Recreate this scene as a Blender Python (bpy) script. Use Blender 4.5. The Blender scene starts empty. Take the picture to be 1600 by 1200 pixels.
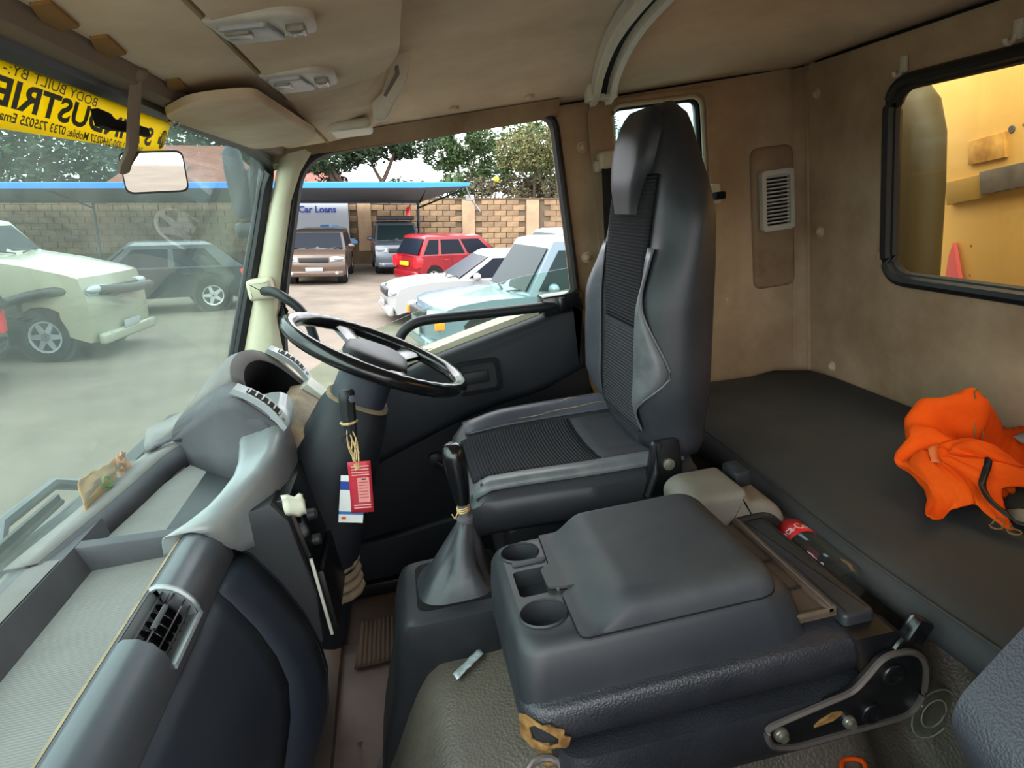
import bpy, bmesh, math, random
from mathutils.geometry import delaunay_2d_cdt
from mathutils import Vector, Matrix, Euler, noise
random.seed(7)
R = math.radians
scene = bpy.context.scene
COL = scene.collection

# ------------------------------------------------------------------ camera, world, exposure
CAM = Vector((0, 0, 1.15))                      # eye at the open passenger door, cab floor is z = 0
cam_d = bpy.data.cameras.new('camera'); cam = bpy.data.objects.new('camera', cam_d); COL.objects.link(cam)
cam_d.sensor_width = 36; cam_d.lens = 23.625; cam_d.clip_start = 0.02; cam_d.clip_end = 500
ax = Vector((0.97669927, 0.17092237, 0.12978473)); ay = Vector((-0.17058704, 0.25134367, 0.95274678)); az = -Vector((0.13022517, -0.95268667, 0.27464432))
az = -az if az.y < 0 else az
rt = Vector((ax.x, ay.x, az.x)); up = Vector((ax.y, ay.y, az.y)); fw = Vector((ax.z, ay.z, az.z))
cam.matrix_world = Matrix(((rt.x, up.x, -fw.x, CAM.x), (rt.y, up.y, -fw.y, CAM.y), (rt.z, up.z, -fw.z, CAM.z), (0, 0, 0, 1)))
scene.camera = cam
# the truck stands nose-down on a slope: the yard outside is tilted 7.6 degrees against the cab
TILT = R(7.585)
EXT = Matrix.Translation(CAM) @ Matrix.Rotation(TILT, 4, 'Y') @ Matrix.Translation((0, 0, -2.35))
SKY = 6.5
world = bpy.data.worlds.new('overcast_sky'); scene.world = world; world.use_nodes = True
wn = world.node_tree.nodes; wl = world.node_tree.links
bg = wn['Background']
tc = wn.new('ShaderNodeTexCoord'); mp = wn.new('ShaderNodeMapping'); mp.inputs['Rotation'].default_value = (0, -TILT, 0)
sx = wn.new('ShaderNodeSeparateXYZ'); rp = wn.new('ShaderNodeValToRGB')
wl.new(tc.outputs['Generated'], mp.inputs['Vector']); wl.new(mp.outputs['Vector'], sx.inputs['Vector'])
wl.new(sx.outputs['Z'], rp.inputs['Fac']); wl.new(rp.outputs['Color'], bg.inputs['Color'])
rp.color_ramp.elements[0].color = (.52, .54, .56, 1); rp.color_ramp.elements[1].color = (.96, .98, 1.0, 1)
bg.inputs['Strength'].default_value = SKY
sun_d = bpy.data.lights.new('veiled_sun', 'SUN'); sun_d.energy = 4.5; sun_d.angle = R(70); sun_d.color = (1, .96, .9)
sun = bpy.data.objects.new('veiled_sun', sun_d); COL.objects.link(sun); sun.rotation_euler = (R(58), 0, R(-46)); sun.location = (0, -5, 12)
vs = scene.view_settings
scene.display_settings.display_device = 'sRGB'
vs.view_transform = 'Standard'; vs.look = 'None'; vs.gamma = 1; vs.use_curve_mapping = False; vs.exposure = 0.12

# ------------------------------------------------------------------ materials
def hexc(h, k=1.0):
    v = [int(h[i:i + 2], 16) / 255 for i in (0, 2, 4)]
    return tuple((c / 12.92 if c <= .04045 else ((c + .055) / 1.055) ** 2.4) * k for c in v) + (1,)
def mat(name, col, rough=.6, metal=0., col2=None, scale=6., lo=.35, hi=.65, bump=0., bscale=60., btype='noise', spec=.5, emit=0, coat=0, stretch=None):
    m = bpy.data.materials.new(name); m.use_nodes = True
    n = m.node_tree.nodes; l = m.node_tree.links; b = n['Principled BSDF']
    c = hexc(col) if isinstance(col, str) else col
    b.inputs['Base Color'].default_value = c; b.inputs['Roughness'].default_value = rough; b.inputs['Metallic'].default_value = metal
    b.inputs['Specular IOR Level'].default_value = spec; b.inputs['Coat Weight'].default_value = coat
    t = n.new('ShaderNodeTexCoord'); src = t.outputs['Object']
    if stretch:
        q = n.new('ShaderNodeMapping'); q.inputs['Scale'].default_value = stretch; l.new(src, q.inputs['Vector']); src = q.outputs['Vector']
    if col2:
        nz = n.new('ShaderNodeTexNoise'); nz.inputs['Scale'].default_value = scale; nz.inputs['Detail'].default_value = 6; nz.inputs['Roughness'].default_value = .62
        r = n.new('ShaderNodeValToRGB'); r.color_ramp.elements[0].position = lo; r.color_ramp.elements[1].position = hi
        r.color_ramp.elements[0].color = c; r.color_ramp.elements[1].color = hexc(col2) if isinstance(col2, str) else col2
        l.new(src, nz.inputs['Vector']); l.new(nz.outputs['Fac'], r.inputs['Fac']); l.new(r.outputs['Color'], b.inputs['Base Color'])
    if bump:
        bp = n.new('ShaderNodeBump'); bp.inputs['Strength'].default_value = bump; bp.inputs['Distance'].default_value = .0015 if btype == 'grain' else .003
        if btype == 'grain':
            v = n.new('ShaderNodeTexVoronoi'); v.inputs['Scale'].default_value = bscale; v.feature = 'F1'; o = v.outputs['Distance']
        elif btype == 'rib':
            v = n.new('ShaderNodeTexWave'); v.bands_direction = 'Z'; v.inputs['Scale'].default_value = bscale; v.inputs['Distortion'].default_value = 0; o = v.outputs['Fac']
        elif btype == 'ribx':
            v = n.new('ShaderNodeTexWave'); v.bands_direction = 'X'; v.inputs['Scale'].default_value = bscale; v.inputs['Distortion'].default_value = 0; o = v.outputs['Fac']
        elif btype == 'riby':
            v = n.new('ShaderNodeTexWave'); v.bands_direction = 'Y'; v.inputs['Scale'].default_value = bscale; v.inputs['Distortion'].default_value = 0; o = v.outputs['Fac']
        else:
            v = n.new('ShaderNodeTexNoise'); v.inputs['Scale'].default_value = bscale; v.inputs['Detail'].default_value = 5; o = v.outputs['Fac']
        l.new(src, v.inputs['Vector']); l.new(o, bp.inputs['Height']); l.new(bp.outputs['Normal'], b.inputs['Normal'])
    if emit:
        b.inputs['Emission Color'].default_value = c; b.inputs['Emission Strength'].default_value = emit
    return m
def glass_mat(name, tint, dust=0., dustcol='c9cfc6', refl=.5, base=.04):
    m = bpy.data.materials.new(name); m.use_nodes = True
    n = m.node_tree.nodes; l = m.node_tree.links; n.remove(n['Principled BSDF']); out = n['Material Output']
    tr = n.new('ShaderNodeBsdfTransparent'); tr.inputs['Color'].default_value = hexc(tint)
    gl = n.new('ShaderNodeBsdfGlossy'); gl.inputs['Roughness'].default_value = 0.0
    lw = n.new('ShaderNodeLayerWeight'); lw.inputs['Blend'].default_value = .5
    pw = n.new('ShaderNodeMath'); pw.operation = 'POWER'; pw.inputs[1].default_value = 5; l.new(lw.outputs['Facing'], pw.inputs[0])
    mu = n.new('ShaderNodeMath'); mu.operation = 'MULTIPLY_ADD'; mu.inputs[1].default_value = refl; mu.inputs[2].default_value = base; l.new(pw.outputs[0], mu.inputs[0])
    mx = n.new('ShaderNodeMixShader'); l.new(mu.outputs[0], mx.inputs['Fac']); l.new(tr.outputs[0], mx.inputs[1]); l.new(gl.outputs[0], mx.inputs[2])
    last = mx
    if dust:
        d1 = n.new('ShaderNodeBsdfDiffuse'); d1.inputs['Color'].default_value = hexc(dustcol)
        d2 = n.new('ShaderNodeBsdfTranslucent'); d2.inputs['Color'].default_value = hexc(dustcol)
        dm = n.new('ShaderNodeMixShader'); dm.inputs['Fac'].default_value = .6; l.new(d1.outputs[0], dm.inputs[1]); l.new(d2.outputs[0], dm.inputs[2])
        t = n.new('ShaderNodeTexCoord'); nz = n.new('ShaderNodeTexNoise'); nz.inputs['Scale'].default_value = 7; nz.inputs['Detail'].default_value = 8; nz.inputs['Roughness'].default_value = .7
        l.new(t.outputs['Object'], nz.inputs['Vector'])
        k = n.new('ShaderNodeMapRange'); k.inputs['From Min'].default_value = .3; k.inputs['From Max'].default_value = .75; k.inputs['To Min'].default_value = dust * .65; k.inputs['To Max'].default_value = dust * 1.4
        l.new(nz.outputs['Fac'], k.inputs['Value'])
        m2 = n.new('ShaderNodeMixShader'); l.new(k.outputs[0], m2.inputs['Fac']); l.new(mx.outputs[0], m2.inputs[1]); l.new(dm.outputs[0], m2.inputs[2]); last = m2
    l.new(last.outputs[0], out.inputs['Surface'])
    return m
M = {}
M['tan'] = mat('tan_trim_fabric', 'b59f84', .95, col2='7d664d', scale=2.4, lo=.36, hi=.72, bump=.15, bscale=220, spec=.1)
M['header'] = mat('soiled_header_trim', '7a6e60', .8, spec=.2)
M['plug'] = mat('tan_plug', 'b9a68c', .6, spec=.2)
M['trayb'] = mat('dusty_dark_tray', '4a4038', .75, col2='5f5142', scale=10, spec=.2)
M['tan_dark'] = mat('tan_trim_fabric_soiled', '9c876e', .95, col2='7d674f', scale=5, bump=.12, bscale=220, spec=.1)
M['liner'] = mat('roof_lining', 'd6c6ae', .95, col2='b09e88', scale=2.6, lo=.38, hi=.75, bump=.12, bscale=260, spec=.1)
M['liner2'] = mat('front_lining', 'd4c3aa', .9, col2='b9a68d', scale=4, bump=.08, bscale=200, spec=.15)
M['brown'] = mat('flat_brown', '8a6a40', .9, spec=.1)
M['cream'] = mat('cream_plastic', 'c0baa2', .5, col2='a89f84', scale=5, lo=.5, hi=.85, spec=.35)
M['offwhite'] = mat('off_white_plastic', 'c9c4b4', .45, col2='aea794', scale=12, lo=.5, hi=.9)
M['greyplas'] = mat('pale_grey_plastic', 'b4b2a8', .45, col2='96948a', scale=14, lo=.5, hi=.9)
M['rubber'] = mat('black_rubber', '16171a', .45, spec=.4)
M['black'] = mat('black_plastic', '1d1f23', .5, col2='2a2c31', scale=9, lo=.5, hi=.9, bump=.05, bscale=500, spec=.4)
M['blackgloss'] = mat('black_gloss_plastic', '101114', .2, spec=.6)
M['doorblack'] = mat('door_black_plastic', '191c22', .55, col2='24272d', scale=4, lo=.45, hi=.9, bump=.05, bscale=500, spec=.35)
M['dark'] = mat('dark_recess', '0c0c0e', .8, spec=.2)
M['dash_light'] = mat('dusty_grey_dash_top', '757170', .75, col2='635e5b', scale=5, lo=.4, hi=.8, bump=.12, bscale=420, spec=.25)
M['dash_ribbed'] = mat('ribbed_grey_tray', '777472', .75, col2='66625e', scale=4, lo=.45, hi=.85, bump=.35, bscale=60, btype='riby', spec=.25)
M['dash_mid'] = mat('grey_dash_wall', '57555a', .65, col2='49484d', scale=5, spec=.3)
M['dash_roll'] = mat('charcoal_dash_roll', '4a4e55', .31, col2='5a5b5d', scale=6, lo=.5, hi=.85, bump=.04, bscale=420, spec=.5)
M['dash_low'] = mat('charcoal_lower_dash', '252b37', .5, col2='303339', scale=4, lo=.45, hi=.85, bump=.06, bscale=400, spec=.4)
M['silver'] = mat('worn_silver_trim', '8d9194', .36, .35, col2='7b7972', scale=7, lo=.5, hi=.85, spec=.5)
M['silver2'] = mat('satin_silver_vent', '94979a', .4, .2, spec=.5)
M['dust'] = mat('dusty_beige_plastic', '9a8468', .8, col2='6f6557', scale=14, spec=.2)
M['fabric'] = mat('ribbed_charcoal_fabric', '2f2f33', .9, bump=1.0, bscale=42, btype='rib', spec=.15)
M['fabricx'] = mat('ribbed_charcoal_seat_fabric', '2e2e33', .9, bump=1.0, bscale=42, btype='ribx', spec=.15)
M['fabric2'] = mat('pale_ribbed_fabric', '393a3f', .85, bump=.8, bscale=42, btype='rib', spec=.2)
M['leather'] = mat('charcoal_leatherette', '2a2c31', .42, col2='35373d', scale=6, bump=.06, bscale=300, btype='grain', spec=.45)
M['leather_shiny'] = mat('worn_shiny_leatherette', '4e505b', .35, col2='3f414a', scale=9, bump=.08, bscale=120, spec=.5)
M['leather_silver'] = mat('silver_grey_leatherette', '6a6d70', .4, col2='53565a', scale=16, bump=.1, bscale=300, btype='grain', spec=.5)
M['vinyl'] = mat('grained_black_vinyl', '1f2127', .42, col2='2b2d33', scale=6, bump=.45, bscale=300, btype='grain', spec=.5)
M['vinyl_pass'] = mat('grained_grey_blue_vinyl', '34383f', .42, bump=.55, bscale=330, btype='grain', spec=.5)
M['engine'] = mat('textured_engine_mat', '5d564d', .45, col2='413d38', scale=4, lo=.4, hi=.8, bump=.8, bscale=190, btype='grain', spec=.45)
M['floor'] = mat('dirty_floor_rubber', '453b34', .6, col2='6b4d39', scale=3.5, lo=.45, hi=.7, bump=.2, bscale=60, spec=.35)
M['floor2'] = mat('worn_floor_sheet', '6d5b50', .5, col2='4c4442', scale=5, lo=.4, hi=.75, bump=.15, bscale=40, spec=.4)
M['ribmat'] = mat('ribbed_pedal_mat', '4a3f37', .7, col2='5d4836', scale=6, bump=.8, bscale=26, btype='ribx', spec=.25)
M['bunk'] = mat('dark_grey_bunk_cover', '3a3b3d', .72, col2='4f4c46', scale=3.2, lo=.52, hi=.9, bump=.06, bscale=400, spec=.3)
M['console'] = mat('dark_grey_console', '25282d', .48, col2='343539', scale=5, lo=.45, hi=.85, bump=.06, bscale=500, spec=.45)
M['lid'] = mat('dusty_console_lid', '313338', .58, col2='434341', scale=7, lo=.4, hi=.85, bump=.06, bscale=500, spec=.35)
M['boxgrey'] = mat('dusty_grey_cover', '807c74', .6, col2='6b675f', scale=8, spec=.3)
M['metalblack'] = mat('black_painted_steel', '17181b', .35, .2, col2='3b322c', scale=10, lo=.6, hi=.75, spec=.5)
M['edge'] = mat('worn_steel_edge', '6b6462', .35, .5, spec=.5)
M['bolt'] = mat('zinc_bolt', 'a7a49a', .35, .8)
M['rust'] = mat('exposed_rusty_board', 'a07c4c', .9, col2='5d4226', scale=30, bump=.5, bscale=80, spec=.1)
M['orange'] = mat('orange_cotton', 'f05a10', .85, col2='e04c0a', scale=8, bump=.1, bscale=350, spec=.15)
M['grey_refl'] = mat('grey_reflective_tape', '8c8a84', .5)
M['chrome'] = mat('mirror_glass', 'e9e9e6', .02, 1.0)
M['red'] = mat('red_card', 'c22b3c', .6, col2='a82536', scale=20)
M['white'] = mat('white_card', 'dcdcdc', .6)
M['blue'] = mat('print_blue', '2c6fb0', .6)
M['navy'] = mat('print_navy', '1f3f8f', .6)
M['raffia'] = mat('raffia_string', 'c4a878', .8, col2='9a7c4f', scale=60)
M['yellow'] = mat('yellow_banner_film', 'f6d200', .5)
_y = M['yellow']; _n = _y.node_tree.nodes; _l = _y.node_tree.links
_tl = _n.new('ShaderNodeBsdfTranslucent'); _tl.inputs['Color'].default_value = hexc('ffe200'); _mx = _n.new('ShaderNodeMixShader'); _mx.inputs['Fac'].default_value = .6
_l.new(_n['Principled BSDF'].outputs[0], _mx.inputs[1]); _l.new(_tl.outputs[0], _mx.inputs[2]); _l.new(_mx.outputs[0], _n['Material Output'].inputs['Surface'])
M['ink'] = mat('dark_ink', '3a3a22', .6)
M['kraft'] = mat('brown_paper', 'c08a4c', .8, col2='a4713a', scale=16, bump=.3, bscale=30)
M['kraft2'] = mat('orange_brown_paper', 'c8782e', .8, col2='a85f22', scale=30)
M['tape'] = mat('clear_tape', 'b9c4c8', .15, spec=.6, col2='8b9496', scale=60)
M['cloth'] = mat('folded_white_cloth', 'c6c2b0', .85, bump=.3, bscale=80)
M['lens'] = mat('lamp_lens', '77736a', .25, spec=.5)
M['beltweb'] = mat('charcoal_webbing', '2b2b2d', .7, bump=.5, bscale=120, btype='rib', spec=.2)
G_WS = glass_mat('dusty_windscreen', 'd6e3e0', .05, 'c3d0c8', .28, .012)
G_SIDE = glass_mat('green_side_glass', 'eaf5ee', .012, 'c9d2c8', .5, .02)
G_REAR = glass_mat('rear_glass', 'f2ecd8', .012, 'b0a37c', .6, .03)
G_BLUE = glass_mat('dirty_quarter_glass', 'cfe6e8', .10, 'bfdfe2', .5, .03)
G_BOT2 = glass_mat('pale_clear_bottle', 'e6ece6', .26, 'd4d3c4', .9, .09)  # pale veil mixed into the glass to make the bottle show lighter
G_BOT = glass_mat('clear_bottle', 'e6ece6', .09, 'cfd6d2', .9, .06)

# ------------------------------------------------------------------ mesh helpers
class B:
    def __init__(s): s.bm = bmesh.new()
    def _new(s, vs0):
        return [v for v in s.bm.verts if v not in vs0]
    def box(s, lo, hi, bevel=0, seg=2, rot=None, pivot=None):
        lo = Vector(lo); hi = Vector(hi); c = (lo + hi) / 2; d = hi - lo
        r = bmesh.ops.create_cube(s.bm, size=1, matrix=Matrix.Translation(c) @ Matrix.Diagonal((abs(d.x), abs(d.y), abs(d.z), 1)))
        vs = r['verts']
        if bevel:
            es = list({e for v in vs for e in v.link_edges})
            r2 = bmesh.ops.bevel(s.bm, geom=es, offset=bevel, segments=seg, profile=.5, affect='EDGES')
            vs = list({v for f in r2['faces'] for v in f.verts} | {v for v in vs if v.is_valid})
        if rot is not None:
            p = Vector(pivot) if pivot else c
            bmesh.ops.transform(s.bm, matrix=Matrix.Translation(p) @ rot.to_4x4() @ Matrix.Translation(-p), verts=vs)
        return s
    def prism(s, pts, plane, a, b, bevel=0, seg=2):
        def P(u, v, w):
            return {'xz': (u, w, v), 'xy': (u, v, w), 'yz': (w, u, v)}[plane]
        n = len(pts)
        va = [s.bm.verts.new(P(u, v, a)) for u, v in pts]; vb = [s.bm.verts.new(P(u, v, b)) for u, v in pts]
        fs = [s.bm.faces.new(va), s.bm.faces.new(vb[::-1])]
        for i in range(n):
            j = (i + 1) % n; fs.append(s.bm.faces.new((va[j], va[i], vb[i], vb[j])))
        bmesh.ops.recalc_face_normals(s.bm, faces=fs)
        if bevel:
            es = [e for f in fs[:2] for e in f.edges]
            bmesh.ops.bevel(s.bm, geom=es, offset=bevel, segments=seg, profile=.5, affect='EDGES')
        return s
    def loft(s, secs, closed=True, cap=True):
        rows = [[s.bm.verts.new(p) for p in sec] for sec in secs]
        n = len(rows[0])
        for a, b in zip(rows, rows[1:]):
            for i in range(n if closed else n - 1):
                j = (i + 1) % n
                try: s.bm.faces.new((a[i], a[j], b[j], b[i]))
                except ValueError: pass
        if cap and closed:
            for r in (rows[0][::-1], rows[-1]):
                try: s.bm.faces.new(r)
                except ValueError: pass
        return s
    def tube(s, path, r, n=8, closed=False, flat=1.0, upv=(0, 0, 1)):
        path = [Vector(p) for p in path]; m = len(path); secs = []
        rr = r if callable(r) else (lambda t: r)
        for i, p in enumerate(path):
            a = path[(i - 1) % m] if (closed or i) else p; b = path[(i + 1) % m] if (closed or i < m - 1) else p
            t = (b - a).normalized(); u = Vector(upv)
            if abs(t.dot(u)) > .97: u = Vector((1, 0, 0)) if abs(t.x) < .9 else Vector((0, 1, 0))
            x = t.cross(u).normalized(); y = x.cross(t).normalized(); q = rr(i / max(1, m - 1))
            secs.append([p + x * math.cos(2 * math.pi * k / n) * q + y * math.sin(2 * math.pi * k / n) * q * flat for k in range(n)])
        if closed:
            secs.append(secs[0]); rows = [[s.bm.verts.new(v) for v in sc] for sc in secs[:-1]]; rows.append(rows[0])
            for a, b in zip(rows, rows[1:]):
                for i in range(n): s.bm.faces.new((a[i], a[(i + 1) % n], b[(i + 1) % n], b[i]))
            return s
        return s.loft(secs)
    def lathe(s, prof, mtx=None, n=24, closed=False):
        mtx = mtx or Matrix()
        secs = [[mtx @ Vector((r * math.cos(2 * math.pi * k / n), r * math.sin(2 * math.pi * k / n), h)) for k in range(n)] for r, h in prof]
        return s.loft(secs, cap=not closed)
    def grid(s, fn, nu, nv, skip=None):
        vs = [[s.bm.verts.new(fn(i / nu, j / nv)) for j in range(nv + 1)] for i in range(nu + 1)]
        for i in range(nu):
            for j in range(nv):
                if skip and skip((i + .5) / nu, (j + .5) / nv): continue
                s.bm.faces.new((vs[i][j], vs[i + 1][j], vs[i + 1][j + 1], vs[i][j + 1]))
        return s
    def sheet(s, outer, holes, P):
        pts = []; es = []
        for loop in [outer] + holes:
            loop = [p for i, p in enumerate(loop) if (Vector(p[:2]) - Vector(loop[i - 1][:2])).length > 1e-6]
            k = len(pts); pts += [Vector(p[:2]) for p in loop]; es += [(k + i, k + (i + 1) % len(loop)) for i in range(len(loop))]
        ov, _, of, _, _, _ = delaunay_2d_cdt(pts, es, [], 0, 1e-6)
        def inside(c, loop):
            r = False
            for i in range(len(loop)):
                (x1, y1), (x2, y2) = loop[i - 1][:2], loop[i][:2]
                if (y1 > c.y) != (y2 > c.y) and c.x < (x2 - x1) * (c.y - y1) / (y2 - y1) + x1: r = not r
            return r
        vs = [s.bm.verts.new(P(p.x, p.y)) for p in ov]
        for f in of:
            c = (ov[f[0]] + ov[f[1]] + ov[f[2]]) / 3
            if inside(c, outer) and not any(inside(c, h) for h in holes): s.bm.faces.new([vs[i] for i in f])
        return s
    def ell(s, c, r, rot=None, n=16):
        m = Matrix.Translation(c) @ (rot.to_4x4() if rot is not None else Matrix()) @ Matrix.Diagonal((r[0], r[1], r[2], 1))
        bmesh.ops.create_uvsphere(s.bm, u_segments=n, v_segments=max(6, n // 2), radius=1, matrix=m); return s
    def poly(s, pts):
        s.bm.faces.new([s.bm.verts.new(p) for p in pts]); return s
    def xf(s, m):
        bmesh.ops.transform(s.bm, matrix=m, verts=s.bm.verts[:]); return s
    def out(s, name, m, parent=None, smooth=35, label=None, kind=None, solid=0, off=0, sub=0, cat=None, group=None):
        bmesh.ops.remove_doubles(s.bm, verts=s.bm.verts[:], dist=1e-6)
        bmesh.ops.recalc_face_normals(s.bm, faces=s.bm.faces[:])
        o0 = Vector((0, 0, 0)); p = parent
        while p is not None: o0 += p.location; p = p.parent
        if parent is not None: bmesh.ops.translate(s.bm, vec=-o0, verts=s.bm.verts[:])
        me = bpy.data.meshes.new(name); s.bm.to_mesh(me); s.bm.free()
        return link(name, me, m, parent, smooth, label, kind, solid, off, sub, cat, group)
def link(name, me, m, parent=None, smooth=35, label=None, kind=None, solid=0, off=0, sub=0, cat=None, group=None):
    if m is not None and not me.materials: me.materials.append(M[m] if isinstance(m, str) else m)
    if smooth:
        for f in me.polygons: f.use_smooth = True
        if smooth < 180: me.set_sharp_from_angle(angle=R(smooth))
    o = bpy.data.objects.new(name, me); COL.objects.link(o)
    if parent is not None: o.parent = parent
    if solid:
        q = o.modifiers.new('thickness', 'SOLIDIFY'); q.thickness = solid; q.offset = off
    if sub:
        q = o.modifiers.new('smooth', 'SUBSURF'); q.levels = sub; q.render_levels = sub
    tag(o, label, cat, group, kind); return o
def tag(o, label=None, cat=None, group=None, kind=None):
    if label: o['label'] = label
    if cat: o['category'] = cat
    if group: o['group'] = group
    if kind: o['kind'] = kind
    return o
def thing(name, label, cat, loc=(0, 0, 0), group=None, kind=None):
    o = bpy.data.objects.new(name, None); COL.objects.link(o); o.location = loc; o.empty_display_size = .1
    return tag(o, label, cat, group, kind)
def copy_tree(o, parent=None):
    c = o.copy(); COL.objects.link(c)
    if parent is not None: c.parent = parent
    for ch in list(o.children): copy_tree(ch, c)
    return c
def rpoly(pts, r, n=5):
    out = []; m = len(pts); rs = r if isinstance(r, (list, tuple)) else [r] * m
    for i in range(m):
        p = Vector(pts[i]); a = Vector(pts[i - 1]); b = Vector(pts[(i + 1) % m]); q = rs[i]
        if q <= 0: out.append(tuple(p)); continue
        da = (a - p); db = (b - p); q1 = min(q, da.length * .48, db.length * .48)
        s = p + da.normalized() * q1; e = p + db.normalized() * q1
        for k in range(n + 1):
            t = k / n; out.append(tuple(s * (1 - t) ** 2 + p * 2 * t * (1 - t) + e * t * t))
    return out
def rrect(u0, v0, u1, v1, r, n=5): return rpoly([(u0, v0), (u1, v0), (u1, v1), (u0, v1)], r, n)
def smooth_path(pts, n=6):
    pts = [Vector(p) for p in pts]; out = []
    for i in range(len(pts) - 1):
        p0 = pts[max(0, i - 1)]; p1 = pts[i]; p2 = pts[i + 1]; p3 = pts[min(len(pts) - 1, i + 2)]
        for k in range(n):
            t = k / n
            out.append(.5 * ((2 * p1) + (p2 - p0) * t + (2 * p0 - 5 * p1 + 4 * p2 - p3) * t * t + (3 * p1 - p0 - 3 * p2 + p3) * t ** 3))
    out.append(pts[-1]); return out
def lerp(a, b, t): return a + (b - a) * t
def sstep(t): t = max(0, min(1, t)); return t * t * (3 - 2 * t)
def text_bm(txt, size, bold=0.0, align='LEFT', sx=1.0):
    cu = bpy.data.curves.new('lettering', 'FONT'); cu.body = txt; cu.size = size; cu.align_x = align; cu.offset = bold; cu.resolution_u = 3
    o = bpy.data.objects.new('lettering', cu); COL.objects.link(o); dg = bpy.context.evaluated_depsgraph_get()
    me = bpy.data.meshes.new_from_object(o.evaluated_get(dg)); bpy.data.objects.remove(o); bpy.data.curves.remove(cu)
    b = B(); b.bm.from_mesh(me); bpy.data.meshes.remove(me)
    if sx != 1.0: b.xf(Matrix.Diagonal((sx, 1, 1, 1)))
    return b
# ------------------------------------------------------------------ cab shell (the setting)
S = 'structure'
YW = 1.98; XR = 1.25; YL = -.14
def roof_edge(x): return 1.3385 + .0355 * (x + .055)
# floor
b = B(); b.box((-.62, YL, -.05), (1.3, 2.0, 0), 0); floor = b.out('floor', 'floor', kind=S, smooth=0)
b = B(); b.grid(lambda u, v: (-.52 + .36 * u + .03 * math.sin(v * 5), .75 + .95 * v - .05 * u, .006 + .007 * abs(noise.noise((u * 6, v * 8, 2)))), 12, 20)
b.out('floor_sheet', 'floor2', floor, solid=.004, label='worn grey brown sheet lying torn on the footwell floor')
# driver side wall with door opening and quarter window
door_o = rpoly([(-.42, .03), (-.385, .833), (-.215, 1.315), (.49, 1.342), (.503, .844), (.497, .542), (.54, .437), (.55, .03)], [0, .2, .09, .045, .2, .1, .05, 0], 6)
qw = rrect(.66, 1.03, .938, 1.342, .035)
b = B(); b.sheet([(-.58, -.02), (1.213, -.02), (1.213, roof_edge(1.2) + .02), (-.26, roof_edge(-.3) + .02), (-.455, .84)], [door_o, qw], lambda u, v: (u, YW, v))
wall_right = b.out('wall_right', 'tan', kind=S, smooth=0, solid=.07, off=-1)
for f in wall_right.data.polygons[:1]:
    pass
# make the thickness go outwards
wall_right.modifiers['thickness'].offset = 1 if wall_right.data.polygons[0].normal.y > 0 else -1
b = B(); b.grid(lambda u, v: (1.212 + .038 * math.sin(u * math.pi / 2), YW - .038 + .038 * math.cos(u * math.pi / 2), v * 1.405), 8, 2)
b.out('trim_1', 'tan', kind=S, smooth=180, solid=.01, off=0)
# rear wall with window
rw = rrect(0.36, .795, 1.60, 1.282, .075)
b = B(); b.sheet([(YL, -.02), (1.946, -.02), (1.946, 1.40), (YL, 1.40)], [rw], lambda u, v: (XR, u, v))
wall_rear = b.out('wall_rear', 'tan', kind=S, smooth=0, solid=.03)
wall_rear.modifiers['thickness'].offset = 1 if wall_rear.data.polygons[0].normal.x > 0 else -1
# passenger side: rear quarter and roof rail, doorway open behind the camera
b = B(); b.sheet([(.52, -.02), (1.27, -.02), (1.27, 1.40), (-.30, 1.36), (-.22, 1.31), (.50, 1.33)], [qw], lambda u, v: (u, YL, v))
b.out('wall_left', 'tan', kind=S, smooth=0, solid=.05, off=0)
# firewall below the windscreen
b = B(); b.box((-.74, YL, -.02), (-.70, 2.02, .655)); b.out('wall_front', 'doorblack', kind=S, smooth=0)
# roof lining
def roof(u, v):
    x = lerp(-.33, 1.262, u); y = lerp(YL - .01, 1.99, v)
    e = roof_edge(x); s = (y - .92) / 1.07; c = 1 - abs(s) ** 3.2
    rear = 1 - max(0, (x - .85) / .41) ** 2; fr = 1 - max(0, (.05 - x) / .4) ** 2
    return (x, y, e + .115 * max(0, c) * max(0, rear) * max(0, fr))
b = B(); b.grid(roof, 28, 40); ceiling = b.out('ceiling', 'liner', kind=S, smooth=180, solid=.02, off=1)
ceiling.modifiers['thickness'].offset = 1 if ceiling.data.polygons[0].normal.z > 0 else -1
# dark gap along the roof edge
b = B(); b.tube([(x, YW - .004, roof_edge(x) + .004) for x in [-.05 + i * .1 for i in range(13)]], .0035, 6)
b.tube([(1.21 + .038 * math.sin(a * math.pi / 12), YW - .041 + .038 * math.cos(a * math.pi / 12), roof_edge(1.2) + .003) for a in range(7)], .0035, 6)
b.tube([(XR - .004, y, 1.386) for y in (1.9, 1.4, .8, .2, YL)], .0035, 6)
b.out('trim_2', 'dark', kind=S, smooth=180)
# bulged trim panels on the driver side wall behind the seat
b = B()
for lo, hi in (((1.078, .748), (1.216, 1.175)),):
    b.prism(rrect(lo[0], lo[1], hi[0] + .0, hi[1], .03), 'xz', YW - .016, YW + .01, .012, 3)
b.out('vent_panel', 'tan_dark', wall_right, label='soiled raised panel below the vent grille')
b = B(); b.prism(rrect(.575, .62, .985, 1.338, .05), 'xz', YW - .014, YW + .01, .012, 3); pil = b
# ring around quarter window only: cut by building it as sheet with hole
pil.bm.free(); b = B(); b.sheet(rrect(.585, .70, 1.005, 1.36, .05), [rrect(.655, 1.02, .945, 1.349, .04)], lambda u, v: (u, YW - .012, v))
o = b.out('pillar_panel', 'tan', wall_right, smooth=0, solid=.014); o.modifiers['thickness'].offset = 1 if o.data.polygons[0].normal.y > 0 else -1
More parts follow.
